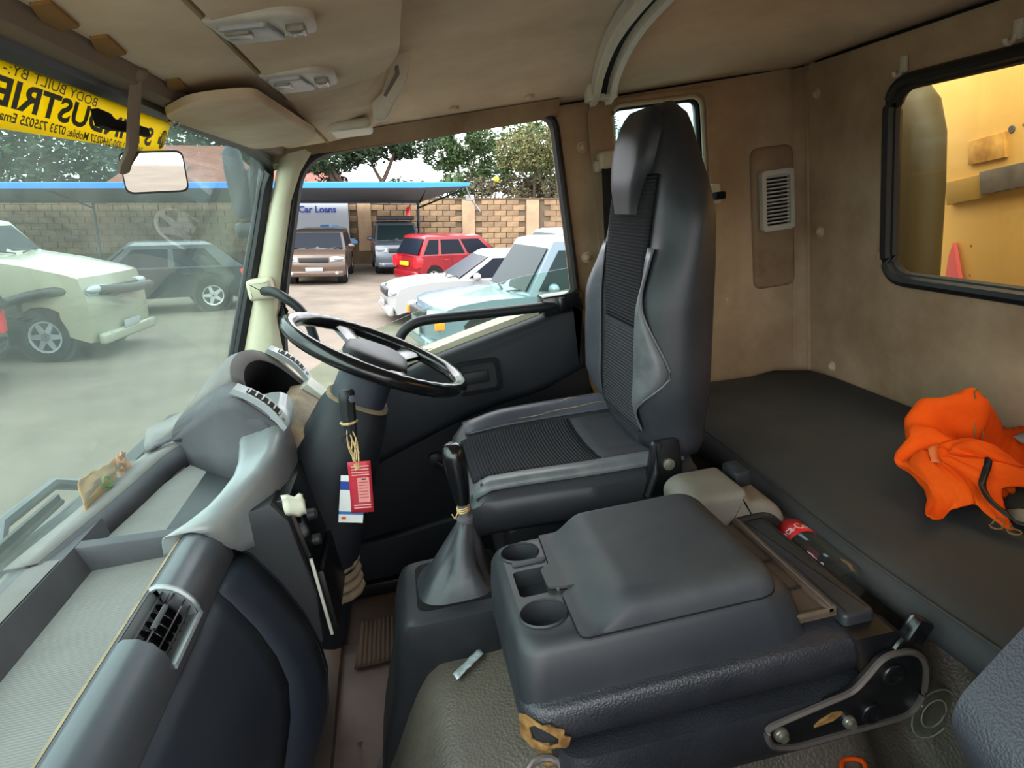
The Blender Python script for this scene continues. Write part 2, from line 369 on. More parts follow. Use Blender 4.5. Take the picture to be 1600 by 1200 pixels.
# round trim plugs
def plug(x, y, z, nrm, parent, r=.011):
    q = Vector((0, 0, 1)).rotation_difference(Vector(nrm)).to_matrix().to_4x4()
    b = B(); b.lathe([(r * 1.5, 0), (r * 1.45, .003), (r, .004), (r * .95, .010), (r * .5, .013), (.0005, .0135)], Matrix.Translation((x, y, z)) @ q, 14)
    return b.out('trim_plug', 'plug', parent, smooth=60)
for x, z in ((.563, 1.241), (.545, .93), (.985, .733)): plug(x, YW, z, (0, -1, 0), wall_right)
for y, z in ((1.90, 1.30), (1.885, .909), (1.831, .50), (1.614, .856)): plug(XR, y, z, (-1, 0, 0), wall_rear)
for x, y in ((.205, 1.90), (.41, 1.90)):
    u = (x + .33) / 1.592; v = (y - YL + .01) / (1.99 - YL + .01); p = roof(u, v); plug(p[0], p[1], p[2] + .006, (0, -.30, -.95), ceiling, .014)
# quarter window
w3 = thing('window_3', None, None, (.79, YW, 1.03), kind=S)
b = B(); b.sheet(rrect(.655, 1.025, .943, 1.347, .038), [], lambda u, v: (u, YW + .03, v)); b.out('pane', G_BLUE, w3, smooth=0, solid=.004)
b = B(); b.tube([(u, YW + .002, v) for u, v in rrect(.662, 1.032, .936, 1.340, .035)], .0055, 6, True); b.out('window_frame', 'cream', w3)
b = B(); b.tube([(u, YW + .025, v) for u, v in rrect(.664, 1.034, .932, 1.336, .035)], .008, 6, True); b.out('window_seal', 'rubber', w3)
# rear window
w2 = thing('window_2', None, None, (XR, .98, .79), kind=S)
b = B(); b.sheet(rrect(.35, .785, 1.61, 1.292, .08), [], lambda u, v: (XR + .018, u, v)); b.out('pane', G_REAR, w2, smooth=0, solid=.004)
b = B(); b.tube([(XR - .006, u, v) for u, v in rrect(.363, .798, 1.597, 1.279, .075, 7)], .015, 8, True, flat=1.0)
b.tube([(XR + .006, u, v) for u, v in rrect(.374, .808, 1.586, 1.268, .070, 7)], .013, 8, True); b.out('window_seal', 'rubber', w2)
# windscreen: raked, corners sweep back
def wsx(y, z):
    a = min(1.0, abs(y - .94) / 1.06); return -.30 - (1.325 - z) * (.58 - .17 * a ** 3)
w1 = thing('window_1', None, None, (-.5, .94, .64), kind=S)
b = B(); b.grid(lambda u, v: (wsx(lerp(-.12, 2.0, u), lerp(.645, 1.325, v)), lerp(-.12, 2.0, u), lerp(.645, 1.325, v)), 24, 10)
b.out('pane', G_WS, w1, smooth=180, solid=.005)
ring = [(wsx(y, 1.318) + .012, y, 1.322) for y in [-.1 + i * .13 for i in range(15)]] + [(wsx(1.94, 1.30) + .012, 1.94, 1.305)]
ring += [(wsx(2.0, z) + .016, 1.965 - .02 * max(0, (z - 1.2) / .1), z) for z in (1.25, 1.15, 1.0, .85, .7, .65)]
b = B(); b.tube(smooth_path(ring, 3), .015, 8); b.tube(smooth_path([(x - .012, y + .004, z + .004) for x, y, z in ring], 3), .014, 8); b.out('window_seal', 'rubber', w1)
# header trim between glass and front lining
b = B(); b.loft([[(-.315, y, 1.335), (-.285, y, 1.318), (-.255, y, 1.318), (-.235, y, 1.35), (-.30, y, 1.40)] for y in (YL, .5, 1.2, 1.8, 1.97)]); b.out('trim_3', 'header', kind=S)
# A-pillar cover, cream plastic
secs = []
for z in (.62, .70, .80, .90, 1.0, 1.1, 1.2, 1.27, 1.31, 1.345):
    x0 = wsx(2.0, z) + .030; x1 = -.385 + (.02 if z < .83 else (z - .833) * .352); t = max(0, (z - 1.2) / .145); x1 += t * t * .06
    y0, y1 = 1.985, 1.972
    secs.append([(x0, y0 + .02, z), (x0 + .004, y0 - .025, z), (lerp(x0, x1, .3), 1.945, z), (lerp(x0, x1, .7), 1.943, z), (x1 - .008, 1.955, z), (x1, y1 + .03, z)])
b = B(); b.loft(secs); b.out('trim_4', 'cream', kind=S, smooth=60)
# roof rail trim above the door and windscreen corner (tan)
b = B(); b.loft([[(x, 1.97, roof_edge(x) - .03), (x, 1.945, roof_edge(x) - .012), (x, 1.93, roof_edge(x) + .015), (x, 1.99, roof_edge(x) + .03)] for x in (-.31, -.2, -.05, .2, .5)]); b.out('trim_5', 'tan_dark', kind=S, smooth=60)

# ------------------------------------------------------------------ driver's door
d1 = thing('door_1', None, None, (.05, 1.95, .03), kind=S)
inner = [(u, v) for u, v in door_o]
b = B(); b.tube([(u, YW - .008, v) for u, v in inner], .012, 8, True); b.tube([(u, YW + .016, v) for u, v in inner], .012, 8, True); b.out('door_seal', 'rubber', d1)
belt = [(.505, .832), (.36, .800), (.02, .735), (-.15, .675), (-.405, .60)]
b = B(); b.prism(belt + [(-.415, .04), (.515, .04), (.505, .5)], 'xz', 1.935, 2.03, .008); b.out('door_panel', 'doorblack', d1)
b = B(); b.prism(rpoly([(.492, .822), (.36, .79), (.03, .722), (-.15, .66), (-.37, .57), (-.37, .36), (-.1, .455), (.08, .515), (.20, .545), (.33, .562), (.40, .585), (.492, .62)], [.01, .02, .02, 0, 0, 0, .05, .05, .05, .05, .05, .02]), 'xz', 1.875, 1.95, .03, 4)
arm = b.out('armrest', 'doorblack', d1)
b = B(); b.loft([[(lerp(.37, -.39, t), 1.93, lerp(.806, .606, t) + .02 * math.sin(t * 2.6)), (lerp(.37, -.39, t), 1.925, lerp(.79, .592, t) + .02 * math.sin(t * 2.6)), (lerp(.37, -.39, t), 1.99, lerp(.79, .592, t) + .02 * math.sin(t * 2.6)), (lerp(.37, -.39, t), 1.99, lerp(.812, .612, t) + .02 * math.sin(t * 2.6))] for t in [i / 10 for i in range(11)]])
b.out('belt_trim', 'cream', d1, label='cream painted strip along the window edge')
b = B(); b.sheet([(.49, .83), (.02, .74), (-.36, .62), (-.36, .70), (-.16, .80), (.12, .87), (.34, .90), (.49, .905)], [], lambda u, v: (u, 1.995, v)); b.out('pane', G_SIDE, d1, smooth=0, solid=.004, label='lowered green tinted pane')
# handle recess and lever
b = B(); b.sheet(rrect(.095, .60, .225, .70, .02), [rrect(.108, .612, .212, .688, .014)], lambda u, v: (u, 1.868, v)); h = b.out('handle_surround', 'blackgloss', d1, smooth=0, solid=.01)
b = B(); b.box((.108, 1.871, .612), (.212, 1.874, .688)); b.box((.118, 1.862, .632), (.190, 1.870, .668), .004); b.out('door_handle', 'black', h)
# lower pocket, scuff edge, window crank
b = B(); b.prism([(-.405, .05), (-.40, .165), (.05, .215), (.50, .26), (.505, .05)], 'xz', 1.905, 1.95, .012, 3); b.out('door_pocket', 'doorblack', d1)
b = B(); b.box((-.42, 1.90, .0), (.53, 2.02, .045), .008); b.out('door_sill', 'metalblack', kind=None, parent=d1)
b = B(); b.lathe([(.025, 0), (.024, .016), (.018, .02)], Matrix.Translation((.0, 1.934, .40)) @ Matrix.Rotation(R(90), 4, 'X'), 16); b.tube([(0, 1.912, .40), (.03, 1.908, .37), (.065, 1.905, .345)], .008, 8)
b.lathe([(.013, 0), (.016, .012), (.013, .03)], Matrix.Translation((.068, 1.912, .345)) @ Matrix.Rotation(R(90), 4, 'X'), 14); b.out('window_crank', 'black', d1)
# grab bar above the sill
b = B(); b.tube(smooth_path([(-.055, 1.90, .70), (-.05, 1.885, .76), (-.032, 1.88, .808), (.02, 1.878, .834), (.12, 1.878, .832), (.25, 1.878, .825), (.38, 1.88, .819), (.44, 1.90, .816)], 5), .0145, 10)
g = b.out('grab_bar', 'black', d1, smooth=180)
b = B(); b.box((.375, 1.875, .79), (.495, 1.955, .848), .008); b.box((.42, 1.869, .80), (.445, 1.877, .84), .003); b.out('bracket', 'blackgloss', g)

# ------------------------------------------------------------------ overhead console, lamps, visor, rail
oc = thing('overhead_console', 'beige lined overhead console running across the cab above the windscreen', 'console', (-.1, .9, 1.33))
def oprof(y):
    d = .012 * max(0, (y - 1.5))
    return [(-.262, 1.338), (-.235, 1.330), (-.135, 1.334), (-.06, 1.342), (-.01, 1.352 + d), (.02, 1.372 + d), (.04, 1.41), (.05, 1.50), (.0, 1.50), (-.2, 1.45), (-.27, 1.38)]
b = B(); b.loft([[(x, y, z) for x, z in oprof(y)] for y in [YL + .02 + i * .2 for i in range(10)] + [1.93]]); b.out('lining', 'liner2', oc, smooth=50)
# flat brown patches painted as the shade of dents along the front edge
for y0 in (.607, .712, .925):
    b = B(); b.prism(rpoly([(-.238, y0 + .002), (-.222, y0), (-.230, y0 + .07), (-.258, y0 + .078)], .004), 'xy', 1.3275, 1.334, .001); b.out('dent_shade', 'brown', oc, label='flat brown patch painted as a shaded dent in the lining')
# seam and raised flap with rounded corner
b = B(); b.tube([(-.135, y, 1.3335) for y in (YL + .03, .6, 1.3, 1.92)], .004, 6); b.out('seam', 'tan_dark', oc)
flap = rpoly([(-.128, YL + .03), (.045, YL + .03), (.045, 1.0), (.02, 1.12), (-.128, 1.17)], [0, 0, .1, .06, .01], 6)
def fz(x): return 1.328 + max(0, x + .06) * .16
b = B(); vs_ = [[(x, y, fz(x)) for x, y in flap], [(x, y, fz(x) + .03) for x, y in flap]]; b.loft(vs_); o = b.out('flap', 'liner2', oc, smooth=50)
# courtesy lamps
def lamp(name, label, x0, x1, y0, y1, z, big):
    t = thing(name, label, 'lamp', ((x0 + x1) / 2, (y0 + y1) / 2, z), group='courtesy lamps in the overhead console')
    w = y1 - y0
    b = B(); b.prism(rpoly([(x0, y0), (x1 - .02, y0 + .0), (x1, y0 + w * .35), (x1, y1), (x0 + .005, y1)], [.006, .03, .015, .01, .006]), 'xy', z - .012, z + .03, .005, 3); o = b.out('lamp_body', 'greyplas', t)
    b = B(); b.prism(rpoly([(x0 + .008, y0 + .012), (x1 - .042, y0 + .012), (x1 - .032, y1 - .008), (x0 + .012, y1 - .008)], .006), 'xy', z - .017, z - .008, .003); b.out('lamp_cover', 'silver2', t)
    b = B(); b.prism(rrect(x0 + .014, y0 + w * .22, x1 - .058, y0 + w * .52, .005), 'xy', z - .020, z - .012, .002); b.out('lens', 'lens', t)
    b = B(); b.prism(rrect(x1 - .028, y0 + w * .38, x1 - .010, y0 + w * .72, .004), 'xy', z - .019, z - .008, .003); b.out('switch', 'lens', t)
    return t
lamp('courtesy_lamp', 'pale grey lamp with lens and switch nearest the camera overhead', -.137, -.041, .692, .768, 1.338, True)
lamp('courtesy_lamp', 'second pale grey overhead lamp, nearer the driver sun visor', -.137, -.044, .955, 1.068, 1.338, False)
# white end cap with a slot
cp = thing('cover_plate', 'tall off-white plastic cover plate with a slot at the console end', 'cover', (.045, 1.5, 1.35))
pl = [(-.006, 1.322), (.018, 1.32), (.075, 1.392), (.088, 1.43), (.096, 1.487), (.088, 1.492), (.03, 1.43), (-.004, 1.378)]
b = B(); b.prism(rpoly(pl, [.006, .01, .03, .02, .008, .006, .02, .006]), 'xz', 1.495, 1.515, .005, 3); b.out('plate', 'offwhite', cp)
b = B(); b.prism([(-.009, 1.382), (.03, 1.436), (.088, 1.497), (.098, 1.49), (.105, 1.52), (-.02, 1.40)], 'xz', 1.505, 1.53); b.out('backing', 'header', cp)
b = B(); b.prism(rpoly([(.022, 1.368), (.027, 1.364), (.062, 1.404), (.058, 1.412)], .003), 'xz', 1.492, 1.497); b.prism([(.053, 1.40), (.062, 1.404), (.062, 1.422), (.054, 1.418)], 'xz', 1.491, 1.497); b.out('slot', 'lens', cp)
b = B(); b.prism(rrect(-.105, 1.60, -.012, 1.76, .02), 'xy', 1.322, 1.345, .008, 3); b.out('handle_pad', 'offwhite', oc, label='off-white pad beside the sun visor')
# sun visor, driver side
vz = thing('sun_visor', 'beige padded sun visor folded up above the driver side of the windscreen', 'sun visor', (-.2, 1.2, 1.3))
vp = rpoly([(-.278, 1.03), (-.219, .948), (-.145, .952), (-.119, 1.47), (-.152, 1.573), (-.262, 1.575)], [.02, .03, .03, .05, .03, .04], 6)
def vzf(x, y): return 1.306 + (x + .25) * .01
b = B(); b.loft([[(x, y, vzf(x, y)) for x, y in vp], [(x, y, vzf(x, y) - .004) for x, y in [(lerp(-.2, u, .97), lerp(1.26, v, .985)) for u, v in vp]]]); b.loft([[(x, y, vzf(x, y)) for x, y in vp], [(x, y, vzf(x, y) + .010) for x, y in vp]]); b.out('pad', 'liner2', vz, smooth=50)
b = B(); b.tube([(-.278, 1.065, 1.300), (-.278, 1.085, 1.312), (-.280, 1.10, 1.325)], .005, 8); b.ell((-.278, 1.07, 1.302), (.008, .008, .006)); b.out('pivot', 'bolt', vz)
# curtain rail
cr = thing('curtain_rail', 'pale grey curtain rail rising from the driver side pillar across the roof', 'curtain rail', (.61, 1.9, 1.36))
def rail(off, wid, zz):
    pts = [(.612, 1.925, 1.385), (.612, 1.88, 1.42), (.585, 1.75, 1.447), (.55, 1.55, 1.464), (.525, 1.35, 1.472), (.505, 1.1, 1.476), (.5, .8, 1.474), (.5, .3, 1.45), (.5, -.05, 1.40)]
    def rz(x, y): return roof((x + .33) / 1.592, (y - YL + .01) / (1.99 - YL + .01))[2]
    p = smooth_path([(x + off, y, rz(x, y) - .024 + zz) for x, y, z in pts], 4)
    s = []
    for i, q in enumerate(p):
        s.append([(q.x - wid, q.y, q.z), (q.x + wid, q.y, q.z), (q.x + wid, q.y + .004, q.z + .02), (q.x - wid, q.y + .004, q.z + .02)])
    return s
b = B(); b.loft(rail(0, .034, -.004)); b.out('rail_base', 'greyplas', cr, smooth=50)
b = B(); b.loft(rail(-.022, .008, -.018)); b.loft(rail(.022, .008, -.018)); b.out('rail_flange', 'offwhite', cr, smooth=50)
b = B(); b.loft(rail(-.002, .007, -.0085)); b.out('rail_slot', 'dark', cr, smooth=50)
b = B(); b.box((.572, 1.88, 1.352), (.652, 1.945, 1.408), .006); b.box((.60, 1.873, 1.356), (.612, 1.885, 1.408), .003); b.out('end_cap', 'offwhite', cr)

# ------------------------------------------------------------------ interior mirror
im = thing('rear_view_mirror', 'small rectangular mirror hanging on a stalk before the yellow film', 'mirror', (-.26, .87, 1.33))
b = B(); b.tube([(-.252, .873, 1.33), (-.268, .888, 1.300), (-.295, .925, 1.258), (-.314, .942, 1.243), (-.322, .958, 1.236)], .0075, 8, flat=.5); b.ell((-.252, .873, 1.328), (.012, .012, .008)); b.out('stalk', 'header', im)
mc = Vector((-.290, .970, 1.232))
mm = Matrix.Translation(mc) @ Matrix.Rotation(R(-76), 4, 'Z') @ Matrix.Rotation(R(5), 4, 'Y') @ Matrix.Rotation(R(-4), 4, 'X')
def mpt(l): return [tuple(mm @ Vector((x, u, v))) for x, (u, v) in l]
out_ = rrect(-.037, -.026, .037, .026, .010)
b = B(); b.loft([mpt([(-.014, (u * .85, v * .8)) for u, v in out_]), mpt([(-.002, p) for p in out_]), mpt([(.004, p) for p in out_])]); b.out('mirror_back', 'black', im)
b = B(); b.loft([mpt([(.0035, (u * .955, v * .90)) for u, v in out_]), mpt([(.0055, (u * .955, v * .90)) for u, v in out_])]); b.out('mirror_glass', 'chrome', im)
b = B(); b.loft([[(-.292 + a, y, z - .006), (-.284 + a, y, z - .006), (-.284 + a, y, z + h), (-.292 + a, y, z + h)] for a, y, z, h in ((-.012, .855, 1.283, .012), (-.012, .885, 1.282, .012), (-.01, .895, 1.282, .006), (0, .93, 1.282, .003), (0, .972, 1.281, .004))]); b.out('clip', 'dark', im, label='black plastic clip strapped across the stalk')

# ------------------------------------------------------------------ yellow film on the windscreen, seen from behind
yf = thing('windscreen_banner', 'yellow film with mirrored dark lettering along the windscreen top edge', 'banner', (-.31, .6, 1.27))
yt = lambda y: 1.3175 - .004 * abs(y - 1.0) * 2
def wp(y, z, d=.004): return (wsx(y, z) + d, y, z)
Y1 = 1.148; yb = 1.262
b = B(); b.grid(lambda u, v: wp(lerp(-.05, Y1, u), lerp(1.262 + .010 * max(0, u - .6) * 2.5, 1.3165, v)), 30, 3); b.out('film', 'yellow', yf, smooth=180, solid=.0008)
def wtext(t, y0, y1, z0, h, name, bold=0):
    b = text_bm(t, h / .70, bold); w = max(v.co.x for v in b.bm.verts)
    for v in b.bm.verts: q = v.co.x / w; v.co = wp(lerp(y0, y1, q), z0 + .003 * q + v.co.y, .0065)
    return b.out(name, 'ink', yf, smooth=0)
wtext('BODY BUILT BY:-', .885, .690, 1.3010, .0085, 'lettering', 0)
wtext('S A INDUSTRIES', 1.085, .655, 1.2775, .0205, 'lettering', .0009)
wtext('2640228 | 020-2640227 Mobile: 0733 725025 Email:', 1.060, .690, 1.2660, .0075, 'lettering', .0002)
b = B()
for k in range(5): b.tube([wp(1.128 + .013 * math.sin(a * .5236) * (k / 4), 1.289 + .012 * math.cos(a * .5236), .0065) for a in range(12)], .0003, 4, True)
for k in (-.006, 0, .006): b.tube([wp(1.117, 1.289 + k, .0065), wp(1.139, 1.289 + k, .0065)], .0003, 4)
b.out('emblem_globe', 'ink', yf)
b = B(); b.poly([wp(1.124, 1.282, .0068), wp(1.110, 1.282, .0068), wp(1.108, 1.290, .0068), wp(1.120, 1.293, .0068)]); b.poly([wp(1.126, 1.276, .0068), wp(1.122, 1.277, .0068), wp(1.128, 1.288, .0068), wp(1.133, 1.286, .0068)]); b.out('emblem_truck', 'ink', yf, smooth=0)

# ------------------------------------------------------------------ wall fittings
vg = thing('vent_grille', 'pale grey louvred vent grille on the tan wall behind the seat', 'vent', (1.145, 1.965, 1.02))
b = B(); b.sheet(rrect(1.093, .928, 1.197, 1.106, .012), [rrect(1.106, .944, 1.184, 1.09, .006)], lambda u, v: (u, 1.945, v)); b.out('frame', 'greyplas', vg, smooth=0, solid=.02, off=0)
b = B(); b.box((1.10, 1.955, .938), (1.19, 1.962, 1.098)); b.out('backing', 'dark', vg)
for i in range(13):
    z = .951 + i * .0112
    if i == 6:
        b = B(); b.box((1.104, 1.945, z - .003), (1.186, 1.958, z + .003)); b.out('slat', 'greyplas', vg)
    else:
        b = B(); b.box((1.104, 1.942, z - .0020), (1.186, 1.956, z + .0020), rot=Matrix.Rotation(R(-14), 3, 'X')); b.out('slat', 'greyplas', vg)
def hook(label, y, z):
    t = thing('coat_hook', label, 'hook', (XR, y, z), group='coat hooks on the rear wall')
    b = B(); b.prism(rrect(y - .011, z - .019, y + .011, z + .019, .004), 'yz', XR - .008, XR + .0, .003); b.out('plate', 'offwhite', t)
    b = B(); b.tube(smooth_path([(XR - .006, y + .004, z - .008), (XR - .010, y + .006, z - .020), (XR - .020, y + .009, z - .023), (XR - .024, y + .010, z - .013)], 4), .005, 8); b.out('hook_arm', 'offwhite', t)
hook('white coat hook on the rear wall left of the window top corner', 1.552, 1.314); hook('white coat hook above the rear window at the picture edge', 1.246, 1.32)
# seat belt
sb = thing('seat_belt', 'charcoal seat belt hanging from a cream anchor on the door pillar', 'seat belt', (.6, 1.95, 1.0))
b = B(); b.prism(rrect(.600, 1.172, .672, 1.222, .015), 'xz', 1.93, 1.98, .012, 3); b.prism(rrect(.588, 1.165, .61, 1.20, .01), 'xz', 1.945, 1.98, .006); b.out('anchor', 'cream', sb)
b = B(); b.loft([[(lerp(.604, .566, t), 1.936 - .02 * t, lerp(1.175, .60, t)), (lerp(.656, .622, t), 1.936 - .02 * t, lerp(1.175, .60, t)), (lerp(.656, .622, t), 1.9385 - .02 * t, lerp(1.175, .60, t)), (lerp(.604, .566, t), 1.9385 - .02 * t, lerp(1.175, .60, t))] for t in (0, .25, .5, .75, 1)]); b.out('webbing', 'beltweb', sb, smooth=0)
b = B(); b.box((.562, 1.905, .862), (.625, 1.932, .88), .006); b.prism([(.578, .86), (.60, .86), (.596, .815), (.584, .815)], 'xz', 1.914, 1.918); b.out('tongue', 'greyplas', sb)
b = B(); b.prism(rrect(.93, 1.03, .965, 1.09, .01), 'xz', 1.94, 1.98, .006); b.out('upper_guide', 'cream', sb); b = B(); b.box((.935, 1.91, 1.045), (.965, 1.942, 1.066), .004); b.out('guide_slot', 'dark', sb)
# A-pillar grab handle
gh = thing('grab_handle', 'black bent grab handle on a cream mount low on the windscreen pillar', 'handle', (-.38, 1.9, .97))
b = B(); b.prism(rrect(-.418, .955, -.352, 1.012, .012), 'xz', 1.895, 1.955, .012, 3); b.out('mount', 'cream', gh)
b = B(); b.tube(smooth_path([(-.375, 1.90, .978), (-.345, 1.865, .976), (-.315, 1.845, .957), (-.285, 1.84, .925), (-.268, 1.84, .88), (-.262, 1.845, .82)], 5), .0125, 10); b.out('bar', 'black', gh, smooth=180)
# ------------------------------------------------------------------ dashboard
db = thing('dashboard', 'long grey truck dashboard with silver centre trim under the windscreen', 'dashboard', (-.45, .9, .0))
Y0 = YL + .03
b = B(); b.box((-.70, Y0, .60), (-.44, 1.20, .615)); b.out('tray_floor', 'dash_ribbed', db)
b = B(); b.prism([(-.705, .55), (-.705, .664), (-.66, .668), (-.632, .664), (-.615, .61), (-.60, .55)], 'xz', Y0, 1.60, .004); b.out('front_lip', 'dash_mid', db)
b = B(); b.prism([(-.72, .66), (-.66, .6695), (-.634, .6665), (-.66, .664), (-.72, .654)], 'xz', Y0, 1.11); b.out('lip_top', 'dash_light', db)
b = B(); b.prism([(-.64, .60), (-.44, .61), (-.44, .650), (-.46, .652), (-.62, .662), (-.64, .664)], 'xz', 1.155, 1.185, .004, 2); b.out('rib', 'dash_mid', db)
b = B(); b.prism([(-.64, 1.17), (-.408, 1.17), (-.392, 1.25), (-.40, 1.40), (-.42, 1.66), (-.56, 1.62), (-.62, 1.40)], 'xy', .60, .632); b.out('tray_floor', 'dash_ribbed', db)
b = B(); p1 = smooth_path([(-.66, 1.10, 0), (-.622, 1.385, 0), (-.600, 1.57, 0), (-.56, 1.66, 0), (-.50, 1.715, 0), (-.42, 1.735, 0)], 4)
b.loft([[(p.x, p.y, .672 + .010 * i / len(p1)), (p.x + .012, p.y - .02, .632)] for i, p in enumerate(p1)], closed=False); b.out('terrace_wall', 'dash_mid', db, smooth=180, solid=.003)
b = B(); b.loft([[(p.x, p.y, .672 + .010 * i / len(p1)), (min(p.x, -.60) - .055, max(p.y, 1.1) + .16 * i / len(p1), .671 + .012 * i / len(p1))] for i, p in enumerate(p1)], closed=False); b.prism([(-.66, 1.60), (-.40, 1.70), (-.40, 1.92), (-.66, 1.92)], 'xy', .62, .684); b.out('terrace_top', 'dash_light', db, smooth=60, solid=.003)
b = B(); p2 = smooth_path([(-.66, 1.60, 0), (-.575, 1.70, 0), (-.53, 1.775, 0), (-.47, 1.81, 0), (-.38, 1.80, 0)], 4)
b.loft([[(p.x, p.y, lerp(.69, .80, sstep(i / len(p2)))), (p.x + .01, p.y - .015, .684)] for i, p in enumerate(p2)], closed=False); b.out('terrace_wall', 'dash_mid', db, smooth=180, solid=.003)
b = B(); b.loft([[(p.x, p.y, lerp(.69, .80, sstep(i / len(p2)))), (p.x - .05, p.y + .17, lerp(.69, .79, sstep(i / len(p2))))] for i, p in enumerate(p2)], closed=False); b.out('terrace_top', 'dash_light', db, smooth=180, solid=.003)
# padded roll along the passenger side with the vent opening
RP = [(-.452, .640), (-.450, .655), (-.436, .661), (-.418, .657), (-.402, .645), (-.391, .628), (-.386, .608), (-.386, .585)]
def rprof(t, off=0):
    q = t * (len(RP) - 1); i = min(int(q), len(RP) - 2); a = Vector(RP[i]); c = Vector(RP[i + 1]); p = a.lerp(c, q - i)
    n = Vector((c.y - a.y, -(c.x - a.x))).normalized(); return p - n * off
V0, V1 = .832, .957
ys = [Y0, .3, .55, .75, V0, .86, .89, .92, V1, 1.03, 1.10, 1.14, 1.165]; ts = [i / 14 for i in range(15)]
T0, T1 = 3 / 14, 12.2 / 14; ts = sorted(set([t for t in ts if abs(t - T1) > .03] + [T0, T1]))
b = B(); rows = [[b.bm.verts.new((rprof(t).x, y, rprof(t).y)) for t in ts] for y in ys]
for i in range(len(ys) - 1):
    for j in range(len(ts) - 1):
        ym = (ys[i] + ys[i + 1]) / 2; tm = (ts[j] + ts[j + 1]) / 2
        if V0 < ym < V1 and T0 < tm < T1: continue
        b.bm.faces.new((rows[i][j], rows[i + 1][j], rows[i + 1][j + 1], rows[i][j + 1]))
b.out('padded_roll', 'dash_roll', db, smooth=180)
b = B(); b.tube([(-.452, y, .648) for y in (Y0, .6, 1.16)], .003, 6); b.out('seam', 'dark', db)
b = B(); b.loft([[(-.460, y, .62), (-.460, y, .650), (-.4535, y, .6525), (-.4535, y, .62)] for y in (Y0, .5, 1.15)]); b.out('tray_edge', 'dust', db, label='dusty beige strip along the tray edge')
def vent(parent, V0, V1):
    tt = [lerp(T0, T1, k / 8) for k in range(9)]
    v = B()
    for yy in (V0, V1):
        v.loft([[(rprof(t, -.001).x, yy, rprof(t, -.001).y), (rprof(t, -.03).x, yy, rprof(t, -.03).y)] for t in tt], closed=False)
    for t in (T0, T1):
        v.loft([[(rprof(t, -.001).x, yy, rprof(t, -.001).y), (rprof(t, -.03).x, yy, rprof(t, -.03).y)] for yy in (V0, V1)], closed=False)
    o = v.out('air_vent', 'silver', parent, smooth=30)
    v = B(); v.loft([[(rprof(t, -.028).x, yy, rprof(t, -.028).y) for t in tt] for yy in (V0, V1)], closed=False); v.out('backing', 'dark', o, smooth=30)
    v = B(); fr = [(rprof(t, .001), V0) for t in tt]
    path = [(rprof(t, .0005).x, V1, rprof(t, .0005).y) for t in tt] + [(rprof(T1, .0005).x, V0, rprof(T1, .0005).y)]
    v.tube(path, .0045, 6); v.out('vent_rim', 'silver', o)
    for t in (.34, .5, .66, .78):
        p = rprof(t, -.010); v = B(); v.box((p.x - .001, V0, p.y - .005), (p.x + .001, V1, p.y + .005), rot=Matrix.Rotation(R(60 - 70 * (t - .3)), 3, 'Y')); v.out('vane', 'blackgloss', o)
    for k in range(1, 6):
        yy = lerp(V0, V1, k / 6); v = B(); v.loft([[(rprof(t, -.016).x, yy, rprof(t, -.016).y), (rprof(t, -.026).x, yy, rprof(t, -.026).y), (rprof(t, -.026).x, yy + .002, rprof(t, -.026).y), (rprof(t, -.016).x, yy + .002, rprof(t, -.016).y)] for t in tt]); v.out('cross_vane', 'blackgloss', o)
    p = rprof(.5, -.006); v = B(); v.box((p.x - .004, lerp(V0, V1, .3), p.y - .004), (p.x + .004, lerp(V0, V1, .7), p.y + .006), .002, rot=Matrix.Rotation(R(40), 3, 'Y')); v.out('vent_slider', 'dash_mid', o)
vent(db, V0, V1)
# lower dash panel bulging towards the seat
LP = [(-.386, .586), (-.375, .555), (-.354, .505), (-.341, .455), (-.340, .41), (-.362, .33), (-.40, .24), (-.43, .16), (-.46, .03)]
LP2 = [(-.386, .586), (-.364, .572), (-.325, .50), (-.298, .43), (-.282, .36), (-.280, .30), (-.294, .22), (-.335, .12), (-.395, .03)]
def lpm(t): return [(lerp(a[0], c[0], t), lerp(a[1], c[1], t)) for a, c in zip(LP, LP2)]
b = B(); b.loft([[(x, y, z) for x, z in lpm(t)] for y, t in ((Y0, 0), (.4, 0), (.8, .0), (.92, .08), (1.0, .25), (1.04, .40))], closed=False); b.out('glovebox_panel', 'dash_low', db, smooth=180, solid=.004)
b = B(); b.loft([[(x, y, z) for x, z in lpm(t)] for y, t in ((1.044, .43), (1.08, .72), (1.12, .93), (1.18, 1.0))], closed=False); b.prism(LP2 + [(-.6, .03), (-.6, .586)], 'xz', 1.17, 1.19); b.out('knee_panel', 'dash_low', db, smooth=60, solid=.003)
# silver centre trim, swooping from the rib up to the binnacle
def q4(inner, top, rear, bot):
    return smooth_path([(inner[0] - .006, .630), inner, top, rear, bot], 4)
secs = []
for y, pts in ((1.125, ((-.478, .662), (-.455, .664), (-.43, .664), (-.408, .655))), (1.145, ((-.445, .671), (-.418, .674), (-.394, .657), (-.383, .612))), (1.168, ((-.412, .683), (-.392, .687), (-.370, .664), (-.372, .590))), (1.195, ((-.394, .692), (-.374, .699), (-.349, .677), (-.350, .583))),
               (1.24, ((-.378, .704), (-.350, .714), (-.318, .696), (-.316, .585))), (1.30, ((-.378, .712), (-.348, .728), (-.302, .712), (-.297, .59))),
               (1.38, ((-.390, .722), (-.360, .738), (-.300, .738), (-.290, .61))), (1.46, ((-.405, .738), (-.370, .758), (-.302, .756), (-.290, .64))), (1.54, ((-.418, .756), (-.375, .78), (-.305, .774), (-.294, .68)))):
    secs.append([(p.x, y, p.y) for p in [Vector((a.x, a.y)) for a in [Vector((q.x, q.y)) for q in [Vector(k) if len(k) == 2 else Vector(k) for k in q4(*[Vector(p) for p in pts])]]]])
